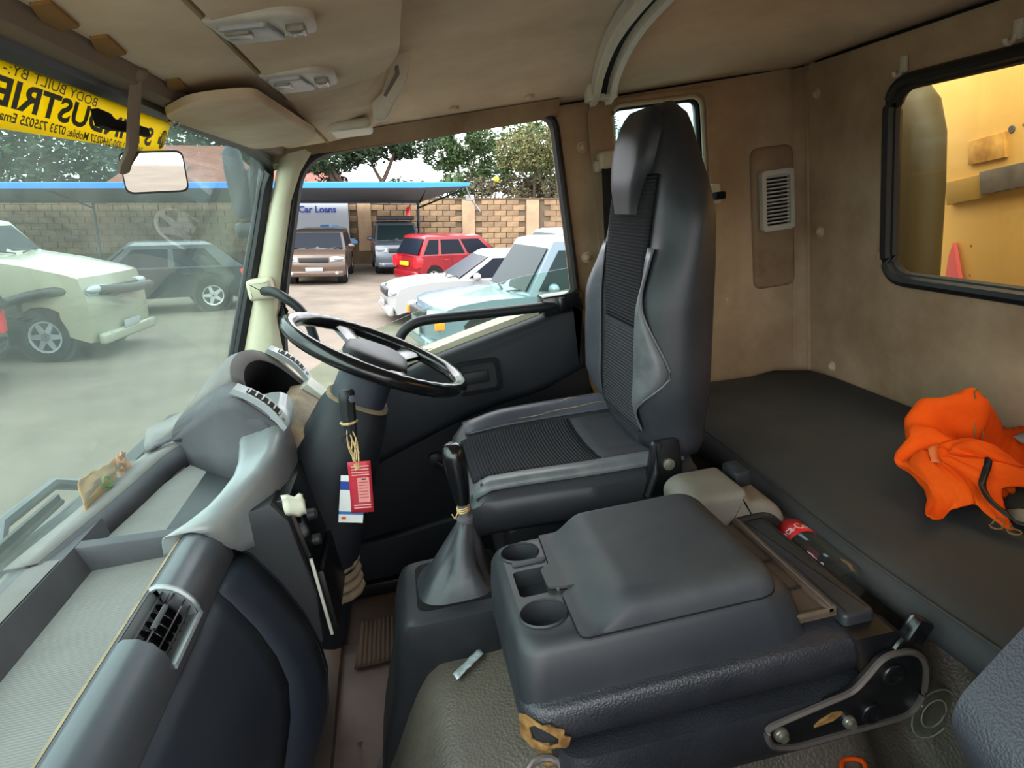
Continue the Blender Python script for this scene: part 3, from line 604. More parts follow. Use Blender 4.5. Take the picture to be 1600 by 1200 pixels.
b = B(); b.loft(secs, closed=False); b.out('silver_trim', 'silver', db, smooth=180, solid=.0015, off=-1)
b = B(); b.loft([[(x, y, z) for x, z in ((-.47, .632), (-.39, .640), (-.39, .60), (-.47, .60))] for t, y in ((0, 1.22), (.5, 1.36), (1, 1.52))]); b.out('trim_base', 'dash_mid', db)
# centre switch panel facing the driver, seen almost edge-on
b = B(); b.prism([(-.60, .05), (-.60, .62), (-.31, .66), (-.285, .62), (-.268, .46), (-.275, .36), (-.335, .25), (-.42, .12), (-.46, .05)], 'xz', 1.19, 1.56, .006); b.out('centre_stack', 'black', db)
def slab(name, m, x, y0, y1, z0, z1, dx=.006, lean=0.0, bevel=.002):
    b = B(); b.prism([(x - .01, z0), (x + dx, z0), (x + dx + lean, z1), (x - .01 + lean, z1)], 'xz', y0, y1, bevel); return b.out(name, m, db)
slab('switch_strip', 'blackgloss', -.272, 1.21, 1.50, .50, .655, .012, -.022)
slab('radio', 'metalblack', -.268, 1.22, 1.48, .36, .49, .02, -.004)
b = B(); b.prism([(-.262, .36), (-.256, .36), (-.262, .53), (-.268, .53)], 'xz', 1.200, 1.206, .001); b.out('silver_side_strip', 'greyplas', db)
for k in range(4):
    b = B(); b.lathe([(.012, 0), (.011, .014), (.008, .017)], Matrix.Translation((-.262 - .004 * k, 1.25 + .012 * (k % 2), .60 - .06 * k)) @ Matrix.Rotation(R(90), 4, 'Y'), 12); b.out('knob', 'black', db)
b = B(); b.tube([(-.27, 1.52, .70), (-.215, 1.52, .695), (-.212, 1.52, .645), (-.268, 1.52, .64)], .004, 6); b.out('cup_ring', 'greyplas', db)
# instrument binnacle
bn = db
def arch(y0, y1, n=12):  # rim of the hood opening, from near lower end over the top to the far lower end
    out = []
    for k in range(n + 1):
        a = math.pi * k / n; out.append((lerp(y0, y1, (1 - math.cos(a)) / 2), math.sin(a)))
    return out
def hood(rx, rz, y0, y1, depth, foot):
    s = []
    for y, h in arch(y0, y1, 16):
        s.append((y, h ** .55 if h > 0 else 0))
    return s
ea = Vector((-.300, 0, .715)); eb = Vector((-.412, 0, .868))      # lower and upper end of the sloping opening
rim_o = [ea.lerp(eb, h) + Vector((0, y, 0)) for y, h in hood(0, 0, 1.385, 1.83, 0, 0)]
rim_i = [ea.lerp(eb, h * .86) + Vector((.004, 1.6075 + (y - 1.6075) * .80, -.004)) for y, h in hood(0, 0, 1.385, 1.83, 0, 0)]
back = [Vector((-.60 + .10 * (y - 1.385) / .445 * 0, lerp(1.625, 1.96, (y - 1.385) / .445), lerp(.686, .725, h))) for y, h in hood(0, 0, 1.385, 1.83, 0, 0)]
midr = [Vector((lerp(r.x, k.x, .45), lerp(r.y, k.y, .35), lerp(r.z, k.z, .38))) for r, k in zip(rim_o, back)]
inn = [Vector((-.435, 1.6075 + (y - 1.6075) * .72, lerp(.66, .77, h))) for y, h in hood(0, 0, 1.385, 1.83, 0, 0)]
shell_ = [back, midr, [p + Vector((-.02, 0, -.004)) for p in rim_o], rim_o, rim_i]
b = B(); b.loft([[tuple(p) for p in r_[4:]] for r_ in shell_], closed=False); b.out('binnacle_hood', 'dash_light', bn, smooth=50, solid=.004)
b = B(); b.loft([[tuple(p) for p in r_[:5]] for r_ in shell_[:4]], closed=False); b.loft([[tuple(p) for p in r_[:5]] for r_ in shell_[3:]], closed=False); b.out('binnacle_side', 'dash_mid', bn, smooth=50, solid=.004)
b = B(); b.loft([[tuple(p) for p in rim_i], [tuple(p) for p in inn]], closed=False); b.bm.faces.new([b.bm.verts.new(p) for p in inn]); b.out('instrument_recess', 'dark', bn, smooth=50)
b = B(); b.prism([(-.34, .66), (-.262, .665), (-.258, .69), (-.305, .735), (-.34, .735)], 'xz', 1.44, 1.79, .006); b.out('lower_cowl', 'dust', bn, label='dusty beige cowl below the instruments')
sk_t = smooth_path([(-.300, 1.392, .738), (-.345, 1.386, .795), (-.385, 1.388, .826), (-.43, 1.415, .815), (-.50, 1.50, .765), (-.605, 1.63, .690)], 5)
sk_b = smooth_path([(-.302, 1.388, .620), (-.345, 1.380, .620), (-.385, 1.380, .620), (-.43, 1.41, .620), (-.50, 1.505, .620), (-.605, 1.64, .620)], 5)
b = B(); b.loft([[tuple(t_.lerp(c_, q) + Vector((0, .010 * math.sin(q * 3.1) , 0))) for q in (0, .15, .35, .6, 1)] for t_, c_ in zip(sk_t, sk_b)], closed=False); b.out('binnacle_skirt', 'dash_mid', bn, smooth=180, solid=.004)
b = B(); b.lathe([(.05, 0), (.05, .004), (.046, .006)], Matrix.Translation((-.405, 1.46, .74)) @ Matrix.Rotation(R(60), 4, 'Y'), 20); b.out('dial', 'blackgloss', bn); b = B(); b.lathe([(.05, 0), (.05, .004), (.046, .006)], Matrix.Translation((-.405, 1.60, .74)) @ Matrix.Rotation(R(60), 4, 'Y'), 20); b.out('dial', 'blackgloss', bn)
def side_vent(y0, y1, nm):
    # light strip with slanted slats along the sloping side of the opening
    p0 = Vector((-.376, 0, .842)); p1 = Vector((-.290, 0, .742)); d = (p1 - p0); n = Vector((d.z, 0, -d.x)).normalized(); n = n if n.x > 0 else -n
    def pt(t, y, h): q = p0 + d * t + n * (h + .012 * math.sin(t * math.pi)); return (q.x, y, q.z)
    v = B(); v.loft([[pt(t, y0, -.012), pt(t, y0, 0), pt(t, y1, 0), pt(t, y1, -.012)] for t in [k / 10 for k in range(11)]]); o = v.out(nm, 'silver2', bn, smooth=40)
    v = B(); v.loft([[pt(t, lerp(y0, y1, .22), .001), pt(t, lerp(y0, y1, .82), .001)] for t in [lerp(.18, .80, k / 6) for k in range(7)]], closed=False); v.out('vent_slot', 'dark', o, smooth=0, solid=.001)
    for k in range(6):
        t = lerp(.20, .76, k / 5); v = B(); v.loft([[pt(t + a, lerp(y0, y1, f) , h) for a, h in ((0, .0015), (.025, .0015), (.025, .004), (0, .004))] for f in (.22, .82)]); v.xf(Matrix()); v.out('slat', 'greyplas', o, smooth=0)
    v = B(); v.loft([[pt(t, lerp(y0, y1, .35), h), pt(t, lerp(y0, y1, .65), h)] for t, h in ((.86, .0015), (.92, .0015))], closed=False); v.out('slider', 'lens', o, smooth=0, solid=.002)
side_vent(1.385, 1.432, 'side_vent'); side_vent(1.785, 1.835, 'side_vent')
b = B(); b.prism([(-.29, .745), (-.255, .70), (-.225, .60), (-.25, .58), (-.31, .64), (-.31, .735)], 'xz', 1.735, 1.82, .005); b.out('switch_pod', 'greyplas', bn)
b = B(); b.box((-.236, 1.715, .665), (-.226, 1.735, .70), .003, rot=Matrix.Rotation(R(-18), 3, 'Y')); b.out('rocker_switch', 'dark', bn)
for k in range(4):
    b = B(); b.lathe([(.006, 0), (.006, .008), (.003, .011)], Matrix.Translation((-.222 + .004 * k, 1.70 - .02 * k, .655 - .014 * k)) @ Matrix.Rotation(R(90), 4, 'Y'), 10); b.out('push_button', 'greyplas', bn)
b = B(); b.prism([(-.275, .70), (-.255, .695), (-.232, .65), (-.24, .60), (-.268, .62)], 'xz', 1.47, 1.60, .004); b.out('pod_surround', 'dust', bn, label='dusty surround beside the column')

# folded white cloth tucked by the radio, brown paper on the dash
b = B(); b.loft([[(-.292 + .036 * t, 1.205 + .004 * math.sin(k * 1.9) + .012 * t, .665 - k * .0095 - .012 * t + .004 * math.sin(t * 9)) for k in range(5)] for t in (0, .3, .6, .85, 1)], closed=False); b.out('folded_cloth', 'cloth', smooth=180, solid=.009, label='folded white cloth tucked into the dark centre switch panel', cat='cloth')
pb = B(); pb.grid(lambda u, v: (-.668 - .012 * v + .006 * noise.noise((u * 4, v * 4, 3)), lerp(1.285, 1.45, u) + .05 * v + .012 * noise.noise((u * 3, v * 2, 7)), .664 + .004 * u + (.062 - .024 * u) * v + .006 * noise.noise((u * 5, v * 5, 1))), 14, 10)
pp = pb.out('brown_paper', 'kraft', smooth=25, solid=.001, label='crumpled brown paper bag scrap leaning on the windscreen base', cat='paper')
pb = B(); pb.grid(lambda u, v: (-.670 - .01 * v + .016 * noise.noise((u * 5, v * 5, 4)), 1.47 + .055 * u + .02 * v, .672 + .034 * v + .012 * noise.noise((u * 6, v * 6, 9))), 9, 9); pb.out('twisted_end', 'kraft2', pp, smooth=25, solid=.001, label='orange brown twisted end')
pb = B(); pb.tube([(-.664 - .004 * math.sin(a * .7), 1.40 + .016 * math.cos(a * .7), .690 + .011 * math.sin(a * .7)) for a in range(9)], .002, 5, True); pb.out('green_print', mat('green_print', '3d8a3a', .7), pp)

# ------------------------------------------------------------------ steering column and wheel
sc_ = thing('steering_column', 'black tapered steering column shroud rising from the floor to the wheel', 'steering column', (-.26, 1.5, .0))
axd = Vector((-.5, 0, -.866)).normalized(); top = Vector((-.105, 1.5, .822))
def ring_at(c, rx, ry, n=20, e=.7):
    u = Vector((0, 1, 0)); w = axd.cross(u).normalized()
    f = lambda a: (abs(a) ** e) * (1 if a >= 0 else -1)
    return [tuple(c + u * rx * f(math.cos(2 * math.pi * k / n)) + w * ry * f(math.sin(2 * math.pi * k / n))) for k in range(n)]
b = B(); b.loft([ring_at(top + axd * d, rx, ry) for d, rx, ry in ((.0, .05, .05), (.02, .062, .06), (.085, .066, .062))]); b.out('upper_cover', 'dash_low', sc_, smooth=60)
b = B(); b.loft([ring_at(top + axd * d + Vector((sh, 0, 0)), rx, ry) for d, rx, ry, sh in ((.088, .075, .068, 0), (.12, .092, .08, 0), (.25, .11, .10, .0), (.42, .105, .105, .02), (.55, .09, .10, .05), (.72, .08, .09, .10))]); b.out('shroud', 'doorblack', sc_, smooth=60)
b = B(); b.loft([ring_at(top + axd * d, rx, ry) for d, rx, ry in ((.084, .070, .066), (.09, .079, .072))]); b.out('gap_ring', 'dust', sc_, label='dusty ring between the two shroud halves')
b = B()
for k in range(4): b.tube([(-.275 + .05 * math.cos(a * .5236), 1.47 + .05 * math.sin(a * .5236), .30 + .024 * k) for a in range(12)], .011, 8, True)
b.out('bellows', 'dust', sc_, smooth=180, label='dusty beige ribbed rubber bellows at the column foot')
st = thing('column_lever', 'short black lever with hexagonal end on the steering column', 'lever', (-.13, 1.36, .74))
b = B(); b.loft([[(-.134 + r * math.cos(a * math.pi / 4) + sx_, 1.345 + r * math.sin(a * math.pi / 4), z) for a in range(8)] for z, r, sx_ in ((.715, .008, 0), (.73, .012, 0), (.775, .016, .002), (.79, .0155, .004), (.80, .017, .005), (.818, .016, .007), (.824, .011, .008))]); b.out('grip', 'black', st, smooth=40)
b = B(); b.lathe([(.008, 0), (.008, .005), (.005, .006)], Matrix.Translation((-.117, 1.330, .806)) @ Matrix.Rotation(R(70), 4, 'X') @ Matrix.Rotation(R(30), 4, 'Y'), 6); b.out('end_bolt', 'dash_mid', st)
b = B(); b.tube([(-.135, 1.345, .705), (-.15, 1.385, .70), (-.165, 1.43, .70)], .008, 8); b.out('stem', 'black', st)
# tags on string
tg = thing('red_tag', 'creased red printed card hanging on raffia string below the lever', 'tag', (-.13, 1.335, .70))
def card(x0, z0, w, h, y, ang, curl, n=8):
    m = Matrix.Translation((x0, y, z0)) @ Matrix.Rotation(R(ang), 4, 'Y')
    return lambda u, v, d=0: tuple(m @ Vector((w * (u - .5), curl * math.sin(v * 2.4) * .5 - d, -h * v)))
cf = card(-.128, .632, .046, .115, 1.322, 7, .012)
b = B(); b.grid(lambda u, v: cf(u, v), 4, 8); b.out('card', 'red', tg, smooth=180, solid=.0012)
b = B(); b.grid(lambda u, v: cf(lerp(.36, .88, u), lerp(.32, .80, v), .0015), 2, 4); b.out('print_panel', mat('pink_print', 'd98f8a', .6), tg, smooth=180)
for v0 in (.08, .14, .2, .25, .84, .89):
    b = B(); b.grid(lambda u, v: cf(lerp(.14, .9, u), v0 + .022 * v, .0016), 2, 1); b.out('print_line', mat('print_pale', 'e0a39d', .6) if v0 == .08 else bpy.data.materials['print_pale'], tg, smooth=0)
for v0 in (.40, .46, .52, .58, .64, .70):
    b = B(); b.grid(lambda u, v: cf(lerp(.42, .82, u), v0 + .014 * v, .002), 2, 1); b.out('print_line', 'red', tg, smooth=0)
b = B(); b.grid(lambda u, v: cf(lerp(.55, .75, u), .335 + .03 * v, .002), 1, 1); b.out('print_block', 'ink', tg, smooth=0)
b = B()
for k in range(7):
    q = random.uniform(-1, 1); b.tube(smooth_path([(-.136 + .004 * q, 1.343 + .006 * math.sin(k), .708), (-.134 + .010 * math.sin(k * 2.1), 1.332, .68), (-.133 + .008 * math.cos(k * 1.7), 1.326, .65), (-.131 + .007 * q, 1.321, .618 + .004 * q)], 3), .0015, 5)
b.tube([(-.134 + .016 * math.cos(a * .7854), 1.345 + .016 * math.sin(a * .7854), .712) for a in range(8)], .003, 5, True); b.out('string', 'raffia', tg)
wt = thing('white_tag', 'white card with blue stripes hanging behind the red card', 'tag', (-.14, 1.335, .60))
cw = card(-.146, .600, .050, .105, 1.332, 14, .0)
b = B(); b.grid(lambda u, v: cw(u, v), 2, 4); b.out('card', 'white', wt, smooth=0, solid=.001)
b = B(); b.grid(lambda u, v: cw(u, lerp(.12, .30, v), .0015), 1, 1); b.out('print_band', 'navy', wt, smooth=0)
b = B(); b.grid(lambda u, v: cw(u, lerp(.76, .82, v), .0015), 1, 1); b.out('print_band', 'blue', wt, smooth=0)
b = B(); b.grid(lambda u, v: cw(lerp(.12, .3, u), lerp(.88, .93, v), .0015), 1, 1); b.out('print_spot', 'orange', wt, smooth=0)
for o_ in (st, tg, wt): o_.location += Vector((-.026, -.004, -.012 if o_ is st else .032))
# the wheel
sw = thing('steering_wheel', 'large black four-spoke steering wheel tilted towards the driver seat', 'steering wheel', (-.09, 1.5, .838))
wm = Matrix.Translation((-.088, 1.5, .842)) @ Matrix.Rotation(R(30), 4, 'Y')
RW = .199
b = B()
secs = []
for k in range(72):
    a = 2 * math.pi * k / 72; g_ = .0165 - .0012 * (abs(math.sin(18 * a)) if 20 < k % 36 < 34 or k % 36 < 6 else 0)
    secs.append([tuple(wm @ Vector(((RW + g_ * math.cos(c * math.pi / 5)) * math.cos(a), (RW + g_ * math.cos(c * math.pi / 5)) * math.sin(a), g_ * math.sin(c * math.pi / 5)))) for c in range(10)])
rows = [[b.bm.verts.new(p) for p in s] for s in secs]
for i in range(72):
    for j in range(10): b.bm.faces.new((rows[i][j], rows[(i + 1) % 72][j], rows[(i + 1) % 72][(j + 1) % 10], rows[i][(j + 1) % 10]))
b.out('rim', 'blackgloss', sw, smooth=180)
b = B(); b.loft([[tuple(wm @ Vector((rx * (abs(math.cos(a)) ** .7) * math.copysign(1, math.cos(a)), ry * (abs(math.sin(a)) ** .7) * math.copysign(1, math.sin(a)), z))) for a in [2 * math.pi * k / 24 for k in range(24)]] for z, rx, ry in ((-.045, .03, .03), (-.03, .06, .075), (-.012, .075, .098), (.0, .072, .094), (.008, .055, .075))]); b.out('hub', 'black', sw, smooth=60)
for ang in (62, 118, 242, 298):
    a = R(ang); d = Vector((math.cos(a), math.sin(a), 0)); t = Vector((-d.y, d.x, 0)); b = B()
    b.loft([[tuple(wm @ (d * r + t * w * s_ + Vector((0, 0, z + zz)))) for s_, zz in ((-1, -.006), (1, -.006), (1, .004), (.6, .008), (-.6, .008), (-1, .004))] for r, w, z in ((.05, .034, -.008), (.10, .026, -.012), (.15, .022, -.010), (.195, .03, -.002))]); b.out('spoke', 'blackgloss', sw, smooth=50)
# ------------------------------------------------------------------ driver's seat
ds = thing('driver_seat', 'high-backed charcoal driver seat with silver-edged bolsters by the door', 'seat', (.25, 1.5, .0))
SY = 1.5; ZB = .548; HT = .742
def bw(v):      # half width
    return lerp(.215, .242, sstep(v / .25)) if v < .25 else (.242 if v < .66 else lerp(.242, .098, sstep((v - .66) / .38)))
def bt(v): return lerp(.15, .135, v) if v < .6 else lerp(.135, .085, sstep((v - .6) / .4))
tm = Matrix.Translation((.533, SY, ZB)) @ Matrix.Rotation(R(6.0), 4, 'Y')
def bfront(y, v, off=0.0):
    w = bw(v); q = min(1, abs(y) / w); x = -(bt(v) / 2) * (1 - q ** 4) ** .5
    if v < .66: x -= .050 * math.exp(-((q - .80) / .20) ** 2) * sstep(v / .18) * sstep((.66 - v) / .25)
    return x - off
def bpoint(y, v, off=0.0):
    return tuple(tm @ Vector((bfront(y, v, off), y, HT * v)))
secs = []
for k in range(29):
    v = k / 28; w = bw(v); t = bt(v); cap = 1.0
    if v > .93: cap = math.sqrt(max(0.0, 1 - ((v - .93) / .072) ** 2))
    if v < .03: cap = .9 + .1 * v / .03
    ring_ = []
    for j in range(21): y = lerp(-w, w, j / 20) * .999; y = w * math.sin(lerp(-math.pi / 2, math.pi / 2, j / 20)); ring_.append((bfront(y, v), y))
    for j in range(1, 12): a = lerp(math.pi / 2, -math.pi / 2, j / 12); y = w * math.sin(a); ring_.append(((t / 2) * (abs(math.cos(a)) ** .6), y))
    cx = .0
    secs.append([tuple(tm @ Vector((x * cap, y * (.55 + .45 * cap), HT * v))) for x, y in ring_])
b = B(); b.loft(secs); back = b.out('backrest', 'leather', ds, smooth=70)
def patch(nm, m, f, nu, nv, off, lab=None, par=None):
    b = B(); b.grid(lambda u, v: bpoint(*f(u, v), off), nu, nv); o = b.out(nm, m, par or ds, smooth=180, solid=.004, off=0, label=lab); return o
patch('backrest_fabric', 'fabric', lambda u, v: (lerp(-1, 1, u) * lerp(lerp(.118, .145, v), .135, sstep((v - .7) / .3)), lerp(.36, .80, v)), 12, 16, .004, 'ribbed charcoal fabric on the upper back')
patch('lower_back_fabric', 'fabric2', lambda u, v: (lerp(-1, 1, u) * lerp(.128, .118, v), lerp(.05, .357, v)), 12, 14, .004, 'paler ribbed fabric on the lower back')
secs = []
for k in range(15):
    v = lerp(.69, .985, k / 14); t = k / 14; w = lerp(.062, .106, sstep(t * 1.7)) * (1 - .25 * sstep((t - .8) / .2)); o = .030 * min(1, .6 + t * 1.5) * math.sqrt(max(0, 1 - max(0, (t - .62) / .39) ** 2))
    secs.append([bpoint(-w, v, -.012), bpoint(-w * .99, v, o * .6), bpoint(-w * .90, v, o * .93)] + [bpoint(w * q, v, o) for q in (-.7, -.4, 0, .4, .7)] + [bpoint(w * .90, v, o * .93), bpoint(w * .99, v, o * .6), bpoint(w, v, -.012)])
b = B(); b.loft(secs); b.out('headrest_pad', 'leather', ds, smooth=50, label='smooth leatherette headrest pad')
def bol(v): return lerp(.158, .234, sstep(v / .36)) if v < .36 else lerp(.234, .168, sstep((v - .36) / .64) * .5 + .5 * (v - .36) / .64)
for s_ in (-1, 1):
    patch('side_bolster', 'leather_silver' if s_ < 0 else 'leather_shiny', lambda u, v: (s_ * lerp(lerp(.132, .140, v), bol(v) if s_ < 0 else lerp(.232, .168, sstep((v - .35) / .65)), u), lerp(.07, .60, v)), 8, 16, .005, 'silver grey bolster panel' if s_ < 0 else 'shiny grey bolster panel')
b = B(); b.tube([bpoint(-bol(t) - .002, lerp(.07, .60, t), .006) for t in [k / 24 for k in range(25)]], .0022, 6); b.out('piping', 'leather_silver', ds)
# cushion
def cush(u, w_):  # top height over the cushion, u 0 front .. 1 rear, w_ -1 near .. 1 far
    h = .545 + .012 * (1 - u) + (.042 if w_ > 0 else .008) * math.exp(-((abs(w_) - .86) / .22) ** 2) * (.5 + .5 * sstep(u / .3)) - .012 * math.exp(-(w_ / .5) ** 2)
    return h
XF, XB = .055, .545
def cp_(u, w_, off=0):
    hw = lerp(.205, .222, sstep(u * 1.6)); x = lerp(XF, XB, u); y = SY + .008 + hw * w_
    r = (1 - max(0, (.08 - u) / .08) ** 2 * .35); e = max(0, abs(w_) - .9) / .1
    return (x, y, cush(u, w_) - .028 * e * e - .03 * max(0, (.07 - u) / .07) ** 2 + off)
b = B(); n1, n2 = 16, 20
topv = [[b.bm.verts.new(cp_(i / n1, lerp(-1, 1, j / n2))) for j in range(n2 + 1)] for i in range(n1 + 1)]
for i in range(n1):
    for j in range(n2): b.bm.faces.new((topv[i][j], topv[i + 1][j], topv[i + 1][j + 1], topv[i][j + 1]))
edge = [topv[i][0] for i in range(n1 + 1)] + [topv[n1][j] for j in range(1, n2 + 1)] + [topv[i][n2] for i in range(n1 - 1, -1, -1)] + [topv[0][j] for j in range(n2 - 1, 0, -1)]
prev = edge
for dz, grow in ((.02, 1.03), (.055, 1.035), (.085, 1.01), (.10, .94)):
    cx, cy = .30, SY
    cur = [b.bm.verts.new((cx + (v.co.x - cx) * grow, cy + (v.co.y - cy) * grow, v.co.z * .25 + .75 * .55 - dz)) for v in edge]
    for i in range(len(edge)): b.bm.faces.new((prev[i], prev[(i + 1) % len(edge)], cur[(i + 1) % len(edge)], cur[i]))
    prev = cur
b.bm.faces.new(prev); b.out('seat_cushion', 'leather', ds, smooth=60)
b = B(); b.grid(lambda u, v: cp_(lerp(.03, .62, u), lerp(-.73, .58, v), .003), 12, 12); b.out('cushion_fabric', 'fabricx', ds, smooth=180, solid=.004, label='ribbed charcoal fabric seat panel')
b = B(); b.grid(lambda u, v: cp_(lerp(.625, .98, u), lerp(-.73, .58, v), .003), 6, 12); b.out('cushion_rear_fabric', 'fabric2', ds, smooth=180, solid=.004)
b = B(); b.grid(lambda u, v: cp_(lerp(.06, .92, u), lerp(.63, .97, v), .003), 12, 8); b.out('far_bolster', 'leather_shiny', ds, smooth=180, solid=.004, label='worn shiny far bolster')
b = B(); b.grid(lambda u, v: cp_(lerp(.02, .97, u), lerp(-.97, -.745, v), .0028), 12, 6); b.out('near_bolster', 'leather_silver', ds, smooth=180, solid=.004)
for pts in ([(.50, .69), (.60, .70), (.68, .70), (.80, .72), (.88, .70)], [(.36, .68), (.44, .675), (.50, .68)], [(.60, .80), (.66, .84), (.70, .82)]):
    b = B(); b.tube([cp_(u, w_, .0055) for u, w_ in pts], lambda t: .0022 * math.sin(.3 + t * 2.6), 5, flat=.4); b.out('tear', 'raffia', ds, label='torn crack in the bolster')
b = B(); b.prism(rpoly([(.12, .445), (.48, .445), (.50, .30), (.44, .05), (.13, .05), (.11, .3)], .03), 'xz', 1.34, 1.68, .02, 3); b.out('seat_base', 'black', ds)
b = B(); b.prism(rpoly([(.455, .60), (.515, .60), (.52, .53), (.505, .475), (.42, .475), (.44, .53)], .012), 'xz', 1.278, 1.292, .003); o = b.out('hinge_plate', 'metalblack', ds)
b = B(); b.lathe([(.013, 0), (.013, .006), (.004, .008)], Matrix.Translation((.487, 1.278, .545)) @ Matrix.Rotation(R(90), 4, 'X'), 12); b.out('bolt', 'bolt', o)
b = B(); b.tube([(.435, 1.276, .48), (.455, 1.272, .53), (.468, 1.272, .60)], .007, 8); b.out('recline_lever', 'black', o)

# ------------------------------------------------------------------ bunk
bk = thing('bunk_mattress', 'dark grey vinyl covered bunk mattress across the rear of the cab', 'mattress', (.95, .95, .0))
secs = []
for k in range(33):
    y = lerp(YL + .03, 1.955, k / 32); fx = .685 + .012 * math.sin(y * 5) - .02 * max(0, (y - 1.6)); xb = 1.243 - (.10 * max(0, (y - 1.86) / .095) ** 2)
    zt = lambda x: .478 + .005 * math.sin(x * 9 + y * 4) + .004 * math.sin(y * 11)
    sag = .02 * math.sin(y * 2.2)
    secs.append([(xb, y, .36), (xb, y, .470), (xb - .02, y, zt(1.2)), (1.05, y, zt(1.05) - .004), (.90, y, zt(.9)), (.80, y, zt(.8)), (fx + .05, y, .476), (fx + .015, y, .467), (fx, y, .446), (fx + .008, y, .412 + sag * .3), (fx + .03, y, .375 + sag), (fx + .09, y, .345 + sag * .5), (fx + .2, y, .335)])
b = B(); b.loft(secs); b.out('cover', 'bunk', bk, smooth=60)
b = B(); b.tube([(.703 + .012 * math.sin(y * 5) - .02 * max(0, y - 1.6), y, .472) for y in [lerp(YL + .05, 1.9, i / 24) for i in range(25)]], .0022, 6); b.out('seam', 'bunk', bk)
b = B(); b.box((.825, YL + .02, .0), (1.245, 1.97, .34)); bb = b.out('bunk_base', 'metalblack', bk)
# ------------------------------------------------------------------ engine cover
ec = thing('engine_cover', 'leather-grained grey brown mat over the engine hump between the seats', 'engine cover', (.2, .9, .0))
def hump(u, v):
    # u along x front to rear, v along y near to far
    x = lerp(-.30, .815, u); y = lerp(.46, 1.30, v); q = (v - .5) * 2
    side = 1 - sstep((abs(q) - .62) / .38); fr = sstep((x + .26) / .21)
    z = .325 * fr * (.15 + .85 * side) + .012 * noise.noise((x * 4, y * 4, 0))
    z *= (1 - .30 * sstep((.83 - y) / .10)) * (1 - .35 * sstep((x - .57) / .06) * (1 - sstep((x - .70) / .05)) * sstep((1.06 - y) / .1)) * (1 + .25 * sstep((x - .70) / .06))
    return (x, y, max(.006, z))
b = B(); b.grid(hump, 46, 34); b.out('mat', 'engine', ec, smooth=180, solid=.006)
b = B(); b.prism(rpoly([(.075, .80), (.15, .80), (.17, .95), (.10, 1.0), (.07, .93)], .02), 'xy', .322, .332, .004); b.out('worn_patch', 'rust', ec, label='rusty bare patch beside the hinge')
tp = B(); tp.grid(lambda u, v: (-.03 + .05 * u * 1.1 - .006 * v, 1.02 + .055 * u + .018 * v, .336 + .003 * noise.noise((u * 9, v * 9, 0))), 8, 3); tp.out('clear_tape', 'tape', smooth=180, solid=.001, label='strip of clear tape stuck on the engine cover', cat='tape')
# ------------------------------------------------------------------ gear console and lever
gc = thing('gear_console', 'black plastic gear console with sloping foot beside the engine cover', 'console', (-.1, 1.2, .0))
def rr(x0, x1, y0, y1, z, r=.04): return [(x, y, z) for x, y in rrect(x0, y0, x1, y1, r, 4)]
b = B(); b.loft([rr(-.222, .09, 1.14, 1.36, .02, .03), rr(-.198, .09, 1.12, 1.345, .12, .04), rr(-.158, .09, 1.10, 1.33, .25, .04), rr(-.135, .09, 1.085, 1.32, .36, .04), rr(-.122, .09, 1.078, 1.315, .40, .04), rr(-.112, .09, 1.08, 1.31, .418, .035), rr(-.10, .085, 1.092, 1.30, .424, .03)]); b.out('body', 'black', gc, smooth=50)
b = B(); b.loft([rr(-.082, .08, 1.112, 1.285, .425, .025), rr(-.076, .076, 1.118, 1.28, .4255, .025)]); b.out('boot_frame', 'dark', gc)
b = B(); b.lathe([(.008, 0), (.008, .005), (.003, .007)], Matrix.Translation((-.145, 1.115, .16)) @ Matrix.Rotation(R(90), 4, 'X'), 10); b.out('screw', 'bolt', gc)
gl_ = thing('gear_lever', 'black gear lever with tall glossy knob and creased leather boot', 'gear lever', (.0, 1.2, .42))
secs = []
for k in range(9):
    t = k / 8; r = lerp(1, .17, t ** .75); cx = lerp(-.002, .036, t); cy = lerp(1.2, 1.205, t); s_ = []
    for j in range(32):
        a = 2 * math.pi * j / 32; f = 1 + .15 * math.sin(4 * a + t * 3) * math.sin(math.pi * t) + .03 * math.sin(9 * a - t * 4) * math.sin(math.pi * t) + .08 * noise.noise((math.cos(a) * 2, math.sin(a) * 2, t * 4)) * math.sin(math.pi * min(1, t * 1.3))
        e = lerp(.6, 1, t); X_ = math.copysign(abs(math.cos(a)) ** e, math.cos(a)); Y_ = math.copysign(abs(math.sin(a)) ** e, math.sin(a))
        s_.append((cx + X_ * .080 * r * f, cy + Y_ * .086 * r * f, lerp(.422, .548, t)))
    secs.append(s_)
b = B(); b.loft(secs); b.out('boot', 'leather', gl_, smooth=60)
gx, gy = .036, 1.205
b = B(); b.lathe([(.016, .541), (.017, .551), (.011, .556), (.010, .60)], Matrix.Translation((gx, gy, 0)), 14); b.out('collar', 'dash_mid', gl_)
b = B(); b.loft([[(gx + (.8 * c + 0) * rx * 1.1 + sh, gy + s_ * rx, z) for c, s_ in [(math.cos(a * math.pi / 10), math.sin(a * math.pi / 10)) for a in range(20)]] for z, rx, sh in ((.582, .014, 0), (.592, .018, 0), (.62, .022, .0), (.655, .026, -.001), (.685, .026, -.002), (.70, .022, -.002), (.707, .012, -.003))]); b.out('knob', 'blackgloss', gl_, smooth=60)
b = B()
for k in range(3): b.tube([(gx + .0125 * math.cos(a * .7854), gy + .0125 * math.sin(a * .7854), .567 + .004 * k + .002 * math.sin(a)) for a in range(8)], .0016, 5, True)
b.tube([(gx - .012, gy - .01, .569), (gx - .02, gy - .018, .561), (gx - .024, gy - .016, .571)], .0014, 5); b.out('wire_wrap', 'raffia', gl_, label='twist of brown wire round the stem')
